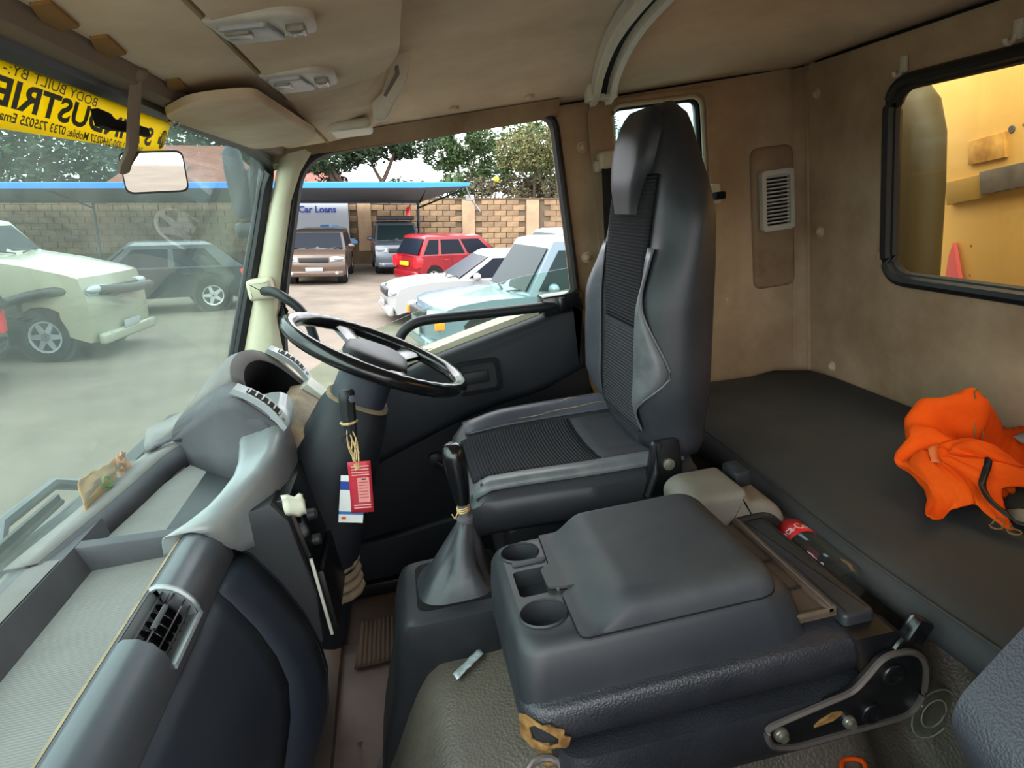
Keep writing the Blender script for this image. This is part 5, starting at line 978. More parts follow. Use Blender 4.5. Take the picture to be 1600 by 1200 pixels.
CLOTH_Y = [-245,-253,-256,-249,-238,-228,-207,-188,-177,-172,-156,-124,-88,-48,-7,28,62,102,141,179,216,249,272,285,298,318,338,351,360,361,354,348,339,323,303,287,288,302,331,372,
-233,-237,-243,-242,-235,-229,-210,-189,-173,-167,-154,-127,-94,-58,-19,15,49,88,127,165,201,234,260,278,294,315,334,346,353,358,352,339,328,314,294,279,283,300,329,367,
-218,-210,-212,-218,-222,-223,-212,-193,-174,-165,-154,-132,-102,-69,-34,-2,32,70,108,145,181,215,243,266,284,304,322,331,336,340,335,318,303,290,273,266,276,297,327,359,
-208,-184,-170,-174,-186,-198,-201,-194,-180,-168,-156,-138,-111,-78,-46,-15,17,53,90,126,161,194,225,251,268,284,298,301,298,292,283,274,268,260,249,252,273,297,325,349,
-207,-172,-140,-128,-133,-145,-159,-167,-164,-152,-139,-125,-105,-77,-51,-23,9,43,77,111,142,170,196,221,240,251,254,246,235,224,216,212,214,216,218,238,272,301,326,345,
-209,-168,-125,-101,-92,-91,-100,-113,-119,-111,-99,-90,-79,-61,-40,-14,18,49,76,101,125,146,166,188,207,219,222,212,199,187,174,162,156,161,182,225,272,306,331,348,
-215,-172,-126,-97,-77,-61,-54,-57,-62,-59,-49,-38,-32,-21,-4,17,46,72,93,112,129,144,159,172,182,191,195,187,175,164,151,136,122,122,148,206,267,307,336,354,
-237,-193,-142,-104,-74,-53,-36,-26,-19,-13,-5,4,11,18,30,42,60,76,95,112,126,138,148,156,158,158,155,146,136,127,119,112,107,109,129,185,252,302,336,355,
-284,-240,-180,-122,-78,-56,-44,-31,-16,0,14,24,29,30,32,36,44,56,71,86,98,108,116,124,129,129,126,120,112,102,92,87,90,102,123,171,239,299,341,360,
-347,-309,-244,-162,-92,-63,-60,-53,-39,-22,-8,3,9,13,14,13,17,29,45,61,77,88,96,102,107,113,118,116,109,99,89,80,76,88,115,160,223,289,343,370,
-393,-368,-312,-216,-119,-72,-69,-66,-57,-44,-32,-27,-22,-13,-8,-8,-4,8,25,41,57,72,85,93,99,107,116,120,119,115,110,99,82,79,104,149,207,273,336,373,
-406,-392,-351,-259,-149,-87,-74,-67,-58,-46,-35,-32,-30,-24,-19,-17,-13,-4,8,21,32,42,49,53,53,55,60,66,76,88,101,107,96,87,102,142,194,260,328,370,
-406,-396,-366,-281,-168,-102,-80,-63,-44,-31,-24,-23,-23,-22,-19,-18,-18,-21,-22,-18,-11,-12,-18,-18,-16,-13,-3,12,30,53,79,104,116,114,114,139,182,243,312,358,
-409,-402,-372,-285,-176,-112,-85,-58,-39,-44,-60,-70,-72,-75,-77,-75,-77,-81,-81,-72,-62,-60,-65,-59,-47,-39,-23,-3,18,43,70,98,124,139,139,146,173,220,285,334,
-410,-404,-368,-278,-179,-116,-84,-61,-66,-104,-138,-149,-147,-145,-143,-137,-129,-123,-114,-98,-83,-71,-69,-62,-49,-37,-21,-1,21,45,69,92,119,144,157,159,174,211,266,313,
-399,-390,-347,-265,-181,-119,-83,-71,-103,-157,-187,-186,-179,-174,-168,-157,-145,-134,-122,-105,-90,-74,-64,-57,-46,-32,-16,3,23,46,69,91,116,141,164,169,179,212,258,297,
-374,-359,-318,-253,-182,-118,-78,-78,-132,-186,-201,-193,-185,-184,-178,-164,-151,-138,-123,-107,-93,-77,-63,-53,-40,-26,-10,7,26,46,67,88,111,136,162,177,186,215,254,284,
-349,-331,-295,-246,-182,-118,-75,-79,-147,-202,-211,-201,-191,-191,-186,-171,-158,-144,-128,-111,-95,-79,-64,-51,-38,-23,-9,8,25,43,63,84,105,128,154,180,195,219,256,283,
-332,-312,-280,-237,-176,-116,-73,-75,-148,-210,-223,-210,-196,-191,-189,-178,-163,-149,-133,-115,-96,-79,-64,-50,-35,-21,-7,8,23,41,61,82,102,123,145,174,199,224,257,286,
-326,-308,-275,-227,-167,-113,-70,-62,-127,-201,-227,-217,-200,-191,-189,-180,-168,-153,-136,-117,-97,-79,-64,-48,-31,-17,-3,11,26,43,60,78,99,120,141,169,204,234,261,283,
-329,-310,-277,-224,-164,-113,-69,-50,-97,-177,-221,-222,-208,-199,-194,-184,-170,-156,-140,-120,-99,-80,-62,-44,-28,-15,-2,11,25,41,58,76,97,118,139,170,216,251,273,288,
-336,-314,-274,-219,-161,-116,-75,-47,-67,-133,-192,-213,-211,-204,-198,-186,-169,-156,-141,-121,-102,-83,-63,-43,-28,-15,-1,11,23,37,54,73,93,113,133,167,223,265,286,298,
-337,-314,-270,-210,-156,-120,-87,-59,-55,-88,-135,-171,-187,-192,-193,-183,-166,-153,-138,-118,-101,-83,-62,-43,-27,-14,0,10,21,34,52,69,87,105,125,163,226,275,295,298,
-336,-311,-265,-205,-154,-121,-97,-73,-56,-60,-80,-105,-128,-144,-154,-156,-150,-140,-125,-108,-92,-75,-57,-40,-25,-12,-1,9,20,33,49,65,81,98,118,167,239,290,305,298,
-343,-310,-258,-198,-150,-119,-102,-82,-60,-46,-46,-54,-67,-81,-95,-108,-116,-113,-101,-88,-74,-61,-49,-36,-24,-12,0,10,21,34,47,61,76,94,119,180,260,310,318,305,
-348,-313,-258,-198,-150,-121,-106,-89,-69,-50,-37,-31,-33,-43,-58,-74,-89,-97,-92,-79,-61,-44,-31,-24,-21,-13,-1,10,21,33,46,59,75,95,134,209,286,329,325,303,
-343,-309,-257,-200,-154,-124,-107,-93,-79,-64,-49,-36,-28,-30,-43,-56,-69,-83,-90,-84,-63,-37,-15,-7,-15,-15,-4,8,18,31,44,58,76,101,159,248,317,345,329,297,
-334,-298,-246,-193,-152,-123,-105,-93,-83,-73,-63,-50,-39,-37,-45,-58,-71,-86,-97,-95,-77,-52,-24,-9,-17,-18,-7,7,19,31,43,58,76,112,192,287,347,360,330,292,
-337,-294,-239,-186,-147,-123,-108,-96,-87,-77,-70,-62,-52,-47,-54,-68,-83,-97,-109,-106,-86,-65,-40,-22,-21,-14,-3,12,23,33,45,58,79,132,232,325,374,372,328,283,
-348,-297,-235,-183,-148,-126,-113,-102,-93,-82,-74,-71,-63,-59,-65,-79,-95,-108,-120,-116,-92,-73,-53,-32,-19,-7,4,19,29,36,47,61,91,167,278,361,394,375,322,275,
-356,-301,-232,-177,-149,-131,-117,-105,-97,-89,-83,-78,-71,-67,-76,-90,-104,-119,-131,-124,-98,-81,-62,-38,-18,-5,6,21,33,37,46,66,118,216,325,391,407,372,313,265,
-371,-308,-231,-171,-147,-137,-123,-109,-99,-95,-94,-89,-79,-73,-84,-101,-115,-129,-141,-131,-102,-86,-66,-42,-22,-9,3,17,30,37,48,79,157,269,369,418,415,368,307,260,
-399,-325,-236,-170,-148,-140,-125,-114,-107,-101,-100,-98,-88,-77,-84,-105,-125,-138,-146,-137,-108,-88,-69,-47,-28,-15,-2,10,23,36,59,112,211,321,407,438,417,361,300,255,
-428,-348,-244,-168,-144,-136,-126,-124,-127,-121,-111,-105,-96,-83,-86,-107,-131,-148,-153,-142,-116,-94,-75,-52,-32,-19,-9,5,19,39,82,161,269,369,438,450,414,354,292,248,
-450,-370,-256,-169,-140,-134,-134,-141,-152,-150,-135,-117,-104,-92,-94,-113,-137,-157,-165,-154,-125,-97,-79,-56,-34,-19,-9,6,24,55,119,213,315,400,452,450,406,346,288,246,
-457,-384,-268,-178,-149,-148,-159,-175,-189,-190,-180,-160,-138,-119,-114,-122,-139,-159,-174,-166,-133,-99,-81,-58,-36,-20,-6,12,38,84,159,245,327,392,430,428,390,335,281,244,
-460,-393,-281,-192,-169,-176,-195,-215,-228,-229,-224,-214,-195,-172,-156,-147,-146,-157,-175,-174,-142,-106,-83,-57,-34,-20,-6,15,50,111,186,254,312,357,382,383,363,321,272,237,
-456,-399,-303,-223,-201,-213,-227,-235,-243,-247,-242,-238,-235,-224,-204,-186,-169,-162,-169,-171,-145,-110,-82,-53,-29,-15,-4,18,61,125,189,242,282,310,324,325,317,297,263,232,
-443,-399,-329,-266,-243,-248,-250,-244,-247,-256,-252,-245,-251,-256,-243,-219,-195,-175,-164,-158,-136,-102,-73,-49,-30,-11,4,27,69,123,174,214,243,260,265,265,262,256,244,230,
-432,-396,-346,-300,-276,-271,-263,-253,-258,-269,-265,-253,-257,-271,-268,-243,-214,-190,-165,-148,-125,-94,-67,-48,-33,-12,11,35,71,115,155,187,209,219,221,220,219,219,222,222]
CLOTH_Z = [41,50,56,57,58,58,57,56,51,35,19,8,3,2,4,6,3,2,2,2,2,5,9,10,14,21,27,31,31,26,25,28,25,19,16,16,14,8,5,3,
28,39,52,58,57,56,56,55,52,40,25,14,9,7,8,9,7,7,7,7,7,8,11,13,13,16,21,26,31,32,32,36,35,28,19,13,10,9,10,11,
13,21,37,53,57,54,52,51,49,42,30,19,11,8,9,10,9,8,8,9,9,10,12,16,17,17,20,24,32,42,51,62,64,56,38,20,9,8,14,18,
3,5,15,34,49,55,54,50,47,41,31,19,10,6,8,13,13,11,10,11,11,11,12,16,22,26,30,36,48,66,87,107,119,114,89,52,22,9,11,16,
2,0,4,14,28,42,51,54,53,48,39,29,20,15,14,18,24,27,30,35,38,39,40,41,46,53,61,73,90,113,139,164,182,185,164,113,53,17,8,10,
5,3,3,8,14,22,32,42,50,51,46,38,31,26,24,27,35,44,56,69,82,91,97,100,105,112,121,133,150,171,193,213,229,236,223,173,96,34,10,6,
6,6,8,13,19,20,21,28,37,44,46,44,42,40,40,43,49,61,77,95,113,130,142,153,163,172,180,188,197,211,223,232,240,248,245,208,133,55,17,7,
6,7,12,21,30,32,30,30,34,42,50,56,61,63,67,71,78,89,103,118,136,153,168,182,195,206,212,215,218,224,230,232,236,244,249,223,156,73,22,7,
10,11,16,23,35,43,45,47,49,54,61,71,80,88,96,104,113,121,130,140,153,168,180,192,203,214,223,226,227,228,229,228,228,235,244,226,168,85,26,5,
23,22,23,25,36,49,56,62,69,74,79,88,97,107,118,128,137,144,149,152,160,171,180,188,194,201,207,209,209,206,203,202,208,221,234,222,171,92,32,9,
30,29,29,29,37,54,64,73,82,87,91,98,107,116,126,137,148,157,161,162,162,163,164,165,165,165,164,160,154,147,142,145,162,192,221,217,173,99,38,12,
27,25,27,28,38,58,71,79,85,89,91,98,106,114,121,130,141,151,157,156,147,137,128,119,110,102,94,85,74,65,61,67,92,139,191,209,179,114,52,19,
25,23,22,24,39,62,76,79,78,78,77,78,81,86,91,97,104,111,114,111,99,85,72,61,52,43,36,33,28,21,17,19,36,80,147,189,180,128,70,32,
23,23,20,22,44,68,80,77,67,60,50,43,39,40,46,48,49,52,52,49,43,37,30,25,22,18,16,16,17,16,13,10,13,38,100,161,174,136,83,44,
17,20,20,24,50,75,84,75,60,43,24,17,13,13,21,24,20,20,20,19,19,22,21,18,14,12,14,16,16,16,16,12,9,20,63,129,161,140,94,56,
11,14,17,29,60,84,89,75,55,30,12,10,8,6,11,15,12,11,12,11,10,14,17,16,12,9,10,16,17,16,18,15,9,12,36,96,143,140,103,67,
8,8,13,36,70,94,94,76,52,24,12,13,13,8,8,11,10,10,10,10,9,9,12,15,14,10,9,16,20,19,22,19,11,10,21,69,122,134,108,75,
13,13,22,49,81,102,98,79,52,22,12,16,18,13,10,11,9,10,12,15,15,11,11,13,16,15,14,19,22,19,20,18,10,7,13,50,103,124,108,81,
18,24,38,65,93,110,104,84,58,27,16,20,23,20,15,14,10,9,13,18,19,16,12,12,17,16,16,20,23,19,18,15,9,6,10,40,88,114,104,83,
20,32,52,77,99,114,110,91,68,40,25,25,27,24,19,16,11,6,9,14,16,15,11,11,16,16,15,17,20,19,17,12,10,9,11,33,76,106,101,81,
22,38,62,87,107,118,114,97,77,55,36,28,27,26,20,17,12,6,7,10,11,12,11,10,15,17,16,18,19,18,14,10,10,12,16,30,68,100,98,80,
28,45,69,92,112,123,117,101,83,67,51,35,29,28,24,20,17,10,8,9,8,8,8,11,16,20,18,19,19,15,12,9,9,13,19,32,65,94,93,76,
30,49,73,91,108,122,119,106,90,76,62,49,41,38,35,30,25,18,11,10,8,7,5,7,13,19,20,17,14,10,9,8,9,13,19,35,65,90,87,70,
31,53,77,93,107,120,118,109,101,90,77,66,61,60,56,50,45,37,27,18,13,12,8,5,9,14,15,13,12,9,7,9,10,13,20,38,65,85,81,64,
36,55,78,93,107,120,120,114,111,107,100,91,87,86,83,79,78,74,62,48,35,26,18,10,9,10,9,9,10,10,8,8,10,11,19,40,65,80,74,57,
40,58,77,89,103,118,121,117,115,117,117,115,114,114,114,112,112,110,100,86,70,55,40,25,16,12,9,8,9,9,9,9,9,9,17,41,65,74,66,51,
38,58,76,88,101,115,121,121,116,116,120,126,130,133,136,138,138,135,129,117,100,81,62,42,23,14,10,7,8,10,10,10,10,11,21,44,65,69,58,44,
35,56,77,89,101,113,119,122,121,115,112,116,123,130,138,145,147,146,142,133,115,91,71,49,26,13,9,7,9,12,10,9,11,17,31,49,62,63,52,38,
34,53,76,91,101,113,120,123,125,120,111,108,113,124,134,142,148,150,147,139,120,92,69,45,23,15,11,9,11,14,12,10,14,26,45,56,58,54,44,32,
36,53,74,90,102,113,119,122,126,125,117,109,109,119,133,143,148,151,149,136,117,88,59,33,16,16,18,17,15,14,13,11,16,34,56,61,55,47,37,27,
33,52,73,88,102,112,114,115,120,123,121,114,111,118,130,143,150,153,150,134,109,76,44,22,14,17,23,25,23,17,14,14,20,38,56,57,49,42,34,25,
26,47,71,87,102,112,109,109,113,118,119,115,113,119,130,142,152,154,148,132,104,64,29,15,15,21,27,28,27,21,17,18,29,45,56,53,44,38,30,22,
23,42,68,87,104,111,106,106,110,113,112,112,115,123,134,143,153,154,144,126,97,55,21,13,16,24,30,27,25,23,24,29,43,55,58,53,43,36,27,18,
17,36,62,85,106,112,104,104,111,113,108,108,115,125,135,143,151,153,141,120,93,50,17,12,15,23,30,28,25,25,31,43,56,62,60,53,42,33,25,18,
12,29,56,84,108,113,104,102,109,114,111,108,111,118,128,136,144,148,140,119,93,52,17,10,15,20,27,30,28,26,36,54,62,62,57,51,43,33,22,14,
8,22,49,81,103,106,99,99,104,110,114,115,113,112,116,125,132,136,132,115,91,53,19,10,13,18,23,29,31,31,40,57,61,58,53,46,42,35,24,12,
8,20,47,75,91,93,91,90,93,98,106,115,118,113,108,110,114,119,117,107,86,54,22,10,11,18,24,30,33,33,41,52,55,54,49,43,38,33,25,15,
9,22,47,67,78,82,79,76,76,80,87,99,109,111,105,98,95,98,99,95,83,58,28,10,9,17,27,34,33,32,37,44,47,48,45,41,34,27,21,15,
7,19,42,59,67,72,69,64,62,64,69,76,88,97,99,93,85,81,81,81,77,60,33,14,10,15,25,33,33,34,36,36,36,38,35,33,30,23,15,10,
4,14,36,52,60,64,63,57,53,54,57,60,71,81,88,89,80,71,67,69,71,59,36,17,12,15,22,29,31,35,36,31,26,27,24,22,23,19,11,7]
cm = Matrix.Translation((1.05, 1.06, .483)) @ Matrix.Rotation(R(-25), 4, 'Z')
cv = [cm @ Vector((x / 2200, y / 2200, z / 1450)) for x, y, z in zip(CLOTH_X, CLOTH_Y, CLOTH_Z)]
cf_ = [(i * 40 + j, (i + 1) * 40 + j, (i + 1) * 40 + j + 1, i * 40 + j + 1) for i in range(39) for j in range(39)]
b = B(); q_v = [b.bm.verts.new(p) for p in cv]
for f in cf_: b.bm.faces.new([q_v[k] for k in f])
b.out('body', 'orange', vt, smooth=180, solid=.003)
bvh = BVHTree.FromPolygons(cv, cf_)
def on_vest(x, y, d):
    h = bvh.ray_cast(Vector((x, y, 2)), Vector((0, 0, -1)))[0]; return (x, y, (h.z if h else .483) + d)
def ribbon(nm, m, pts, w, d=.006, lab=None):
    P = smooth_path([(x, y, 0) for x, y in pts], 6); s = []
    for i, p in enumerate(P):
        t = (P[min(i + 1, len(P) - 1)] - P[max(i - 1, 0)]).normalized(); nrm = Vector((-t.y, t.x, 0)) * w
        s.append([on_vest(p.x + nrm.x, p.y + nrm.y, d), on_vest(p.x, p.y, d + .003), on_vest(p.x - nrm.x, p.y - nrm.y, d)])
    b = B(); b.loft(s, closed=False); return b.out(nm, m, vt, smooth=180, solid=.002, label=lab)
ribbon('strap', 'rubber', [(.985, .985), (.955, .965), (.94, .93), (.945, .89), (.975, .855), (1.03, .835)], .006, .016, 'black binding strap')
ribbon('reflective_tape', 'grey_refl', [(1.0, .93), (.985, .90), (.99, .875), (1.01, .86)], .018, .006, 'grey reflective tape')
ribbon('reflective_tape', 'grey_refl', [(1.20, 1.13), (1.205, 1.09), (1.20, 1.05)], .02, .008, 'grey reflective tape')
ribbon('seam_tape', mat('faded_orange', 'e2763c', .8), [(.955, 1.085), (.935, 1.06), (.918, 1.03)], .008, .005, 'faded orange seam tape')
for x, y in ((1.07, 1.10), (1.085, 1.075), (.925, .90), (.935, .875), (.945, .85)):
    b = B(); b.tube([on_vest(x + .010 * math.cos(a * .7854), y + .010 * math.sin(a * .7854), .006) for a in range(8)], .0015, 5, True); b.out('printed_ring', 'brown', vt)
# passenger seat, only the reclined upper corner in view
ps = thing('passenger_seat', 'grey blue grained vinyl passenger seat back at the lower right corner', 'seat', (.5, .24, .0))
secs = []
for k in range(13):
    t = k / 12; y = lerp(.50, -.06, t); e = (.965 if k in (0, 12) else 1.0)
    c = Vector((.68, 0, .70))
    s_ = rpoly([(.468, .562), (.478, .590), (.56, .668), (.86, .92), (.95, .86), (.62, .50), (.52, .44), (.490, .50)], [.012, .02, .1, .05, .05, .1, .03, .03], 5)
    secs.append([(lerp(c.x, x, e), y, lerp(c.z, z, e)) for x, z in s_])
b = B(); b.loft(secs); b.out('backrest', 'vinyl_pass', ps, smooth=60)
b = B(); b.box((.02, -.04, .40), (.46, .46, .54), .05, 4); b.out('cushion', 'vinyl_pass', ps); b = B(); b.box((.08, .0, .0), (.5, .42, .41), .02); b.out('base', 'metalblack', ps)
b = B(); b.grid(lambda u, v: (-.30 + .17 * u + .01 * v, 1.55 + .20 * v, .017 + .004 * noise.noise((u * 3, v * 3, 8)) + .012 * max(0, .12 - v)), 12, 10); b.out('pedal_mat', 'ribmat', smooth=180, solid=.006, label='dirty ribbed rubber mat with frayed edge on the driver footwell floor', cat='mat')
b = B(); b.tube([(.538 + .020 * math.cos(a * .5236) * (1 + .2 * math.sin(a)), .735 + .018 * math.sin(a * .5236), .248) for a in range(12)], .004, 6, True); oc_ = b.out('orange_loop', 'orange', smooth=180, label='frayed orange cord loop lying at the bottom edge under the hinge bracket', cat='cord')
# clutch pedal area plate
b = B(); b.prism([(-.42, 1.2), (-.40, 1.9), (-.34, 1.9), (-.33, 1.2)], 'xy', .0, .03, .01); b.out('toe_board', 'floor', floor)

# ================================================================== the yard outside
def E4(x, y, z=0, rz=0): return EXT @ Matrix.Translation((x, y, z)) @ Matrix.Rotation(R(rz), 4, 'Z')
C_ = {}
C_['ground'] = mat('dusty_tarmac', '6e655b', .95, col2='5a534b', scale=.7, lo=.35, hi=.7, bump=.3, bscale=14, spec=.15)
C_['mortar'] = mat('wall_mortar', '594c3c', .95, bump=.3, bscale=20)
C_['block'] = mat('tan_stone_block', '93795c', .95, col2='79644b', scale=3, bump=.5, bscale=16)
C_['block2'] = mat('brown_stone_block', '826b52', .95, col2='6a5642', scale=3, bump=.5, bscale=16)
C_['render'] = mat('rendered_pier', '9d856a', .95, col2='8d755f', scale=3)
C_['plinth'] = mat('rusty_plinth', '54422f', .95, col2='433628', scale=2)
C_['sheetblue'] = mat('bright_blue_sheet', '1a74d2', .55)
C_['sheetgrey'] = mat('grey_canopy_underside', '80868e', .7)
C_['steel'] = mat('dark_steel', '2a3440', .5, .3)
C_['tyre'] = mat('tyre', '1a1a1b', .9, spec=.2)
C_['alloy'] = mat('alloy_wheel', 'b9bcc0', .35, .6)
C_['autoglass'] = mat('dark_car_glass', '10161f', .25, spec=.1)
C_['lightglass'] = mat('tinted_car_glass', '1e292b', .25, spec=.08)
C_['lamp'] = mat('clear_headlamp', '8f9498', .2, spec=.5)
C_['redlamp'] = mat('red_tail_lamp', 'd81e2a', .2, spec=.6)
C_['plate_w'] = mat('white_plate', '909090', .5); C_['plate_y'] = mat('yellow_plate', 'e8b40c', .5)
C_['blackp'] = mat('car_black_plastic', '1c1d1f', .6)
C_['orangelamp'] = mat('amber_lamp', 'e8801c', .3)
def paint(nm, c, metal=.15): return mat(nm, c, .25, metal, spec=.5, coat=.25)
M.update(C_)
b = B(); b.grid(lambda u, v: (lerp(-90, 90, u), lerp(-40, 140, v), 0), 4, 4); g = b.out('ground', 'ground', kind=S, smooth=0); g.matrix_world = E4(0, 0)
# perimeter wall: blocks between rendered piers
pw = thing('perimeter_wall', 'tan stone block yard wall with rendered piers behind the parked cars', 'wall', kind=S)
YWL = 29.6; HW = 2.72
b = B(); b.box((-16, YWL + .03, 0), (12, YWL + .25, HW - .06)); b.out('wall_core', 'mortar', pw)
b = B(); b.box((-16, YWL - .05, HW - .08), (12, YWL + .3, HW), .01); b.out('coping', 'plinth', pw)
b = B(); b.box((-16, YWL - .03, 0), (12, YWL + .05, .55), .01); b.out('plinth', 'plinth', pw)
piers = [-1.42, 2.95, 5.75]
for x in piers:
    b = B(); b.box((x, YWL - .10, .55 if x < 0 else .4), (x + .55, YWL + .1, HW - .08), .01); b.out('pier', 'render', pw, smooth=0)
blk = None
def blockmesh(nm, m):
    b = B(); b.box((0, 0, 0), (.52, .08, .215), .012, 1); bmesh.ops.recalc_face_normals(b.bm, faces=b.bm.faces[:]); me = bpy.data.meshes.new(nm); b.bm.to_mesh(me); b.bm.free(); me.materials.append(M[m]); return me
bms = [blockmesh('block', 'block'), blockmesh('block', 'block2')]
nb = 0
stuff = B()
for row in range(9):
    z = .56 + row * .235; off = .28 if row % 2 else 0
    for i in range(52):
        x = -16 + off + i * .55
        if any(p - .50 < x < p + .54 for p in piers): continue
        jit = random.uniform(-.012, .012)
        if -3.2 < x < 6.3 and nb < 290:
            o = bpy.data.objects.new('block', random.choice(bms)); COL.objects.link(o); o.parent = pw; o.location = (x, YWL - .03 + jit, z + random.uniform(-.006, .006)); nb += 1
        else: stuff.box((x, YWL - .03 + jit, z), (x + .52, YWL + .05, z + .215))
stuff.out('far_blocks', 'block2', pw, smooth=0, kind='stuff')
pw.matrix_world = E4(0, 0)
# carport: tilted blue-edged sheet on steel posts
cp = thing('carport', 'blue edged grey carport canopy on dark steel posts along the wall', 'canopy')
b = B(); b.loft([[(x, 23.6, 2.92 + .006 * (x + 8)), (x, 23.6, 3.02 + .006 * (x + 8)), (x, 23.75, 3.05 + .006 * (x + 8)), (x, 29.2, 2.55), (x, 29.2, 2.50), (x, 23.75, 2.92 + .006 * (x + 8))] for x in (-22, -14, -6, -2, 1.2)] + [[(2.55, 23.6, 3.0), (2.6, 23.6, 3.08), (2.5, 23.7, 3.1), (1.1, 29.2, 2.55), (1.1, 29.2, 2.50), (2.4, 23.75, 2.98)]]); b.out('canopy_sheet', 'sheetgrey', cp, smooth=30)
b = B(); b.loft([[(x, 23.55, 2.91 + .006 * (x + 8)), (x, 23.55, 3.08 + .006 * (x + 8)), (x, 23.62, 3.10 + .006 * (x + 8)), (x, 23.62, 2.91 + .006 * (x + 8))] for x in (-22, -14, -6, -2, 1.0)] + [[(2.6, 23.5, 3.02), (2.65, 23.5, 3.13), (2.62, 23.6, 3.14), (2.6, 23.6, 3.02)]]); b.out('fascia', 'sheetblue', cp, smooth=30)
for x in (-17, -11, -5.5, 1.05):
    b = B(); b.lathe([(.05, 0), (.05, 2.62)], Matrix.Translation((x, 28.3, 0)), 10); b.out('post', 'steel', cp)
    b = B(); b.tube([(x, 28.3, 2.5), (x + .1, 29.2, 2.52)], .05, 6); b.tube([(x, 28.3, 2.3), (x + (1.4 if x > 0 else .2), 24.2, 2.92)], .035, 6); b.out('strut', 'steel', cp)
b = B(); b.box((-22, 28.25, 2.48), (1.1, 28.35, 2.58)); b.out('beam', 'steel', cp)
b = B(); b.box((2.55, 24.2, 2.55), (2.85, 24.4, 2.75), .02); b.tube([(2.5, 23.7, 3.05), (2.75, 24.3, 2.6), (3.1, 24.6, 2.2)], .03, 6); b.out('flood_lamp', 'plate_w', cp)
cp.matrix_world = E4(0, 0)
# advertising banner
ad = thing('advert_banner', 'white advertising banner with blue vehicle pictures on the yard wall', 'banner')
b = B(); b.box((-4.15, 29.43, .62), (-1.78, 29.46, 2.56)); b.out('sheet', mat('banner_white', 'a8adb6', .7), ad, smooth=0)
def adtext(t, x, z, size, m, bold=0):
    b = text_bm(t, size, bold)
    for v in b.bm.verts: v.co = (x + v.co.x, 29.415, z + v.co.y)
    return b.out('lettering', m, ad, smooth=0)
adtext('Car Loans', -3.76, 2.13, .36, 'navy', .012); adtext('Flexible Payments', -3.55, 1.93, .13, mat('pale_ink', 'a4b4cc', .7))
def flat(pts, m, nm): b = B(); b.prism([(p[0], p[1]) for p in pts], 'xz', 29.405, 29.42); b.out(nm, m, ad, smooth=0)
for dx, dz, s_ in ((-2.98, 1.45, 1.0), (-3.75, 1.06, 1.3), (-2.5, .86, 1.2)):
    flat([(dx, dz), (dx + .05, dz + .17 * s_), (dx + .38 * s_, dz + .19 * s_), (dx + .42 * s_, dz)], 'blue', 'printed_vehicle')
    flat([(dx + .46 * s_, dz), (dx + .47 * s_, dz + .10 * s_), (dx + .58 * s_, dz + .18 * s_), (dx + .75 * s_, dz + .17 * s_), (dx + .86 * s_, dz + .08 * s_), (dx + .86 * s_, dz)], mat('print_light_blue', '6d9fd0', .7) if dx == -2.98 else bpy.data.materials['print_light_blue'], 'printed_vehicle')
flat([(-2.55, .66), (-2.55, 1.02), (-2.0, 1.05), (-1.80, .9), (-1.80, .66)], bpy.data.materials['print_light_blue'], 'printed_vehicle')
flat([(-4.15, .62), (-4.15, .72), (-1.78, .80), (-1.78, .62)], 'navy', 'printed_band')
ad.matrix_world = E4(0, 0)

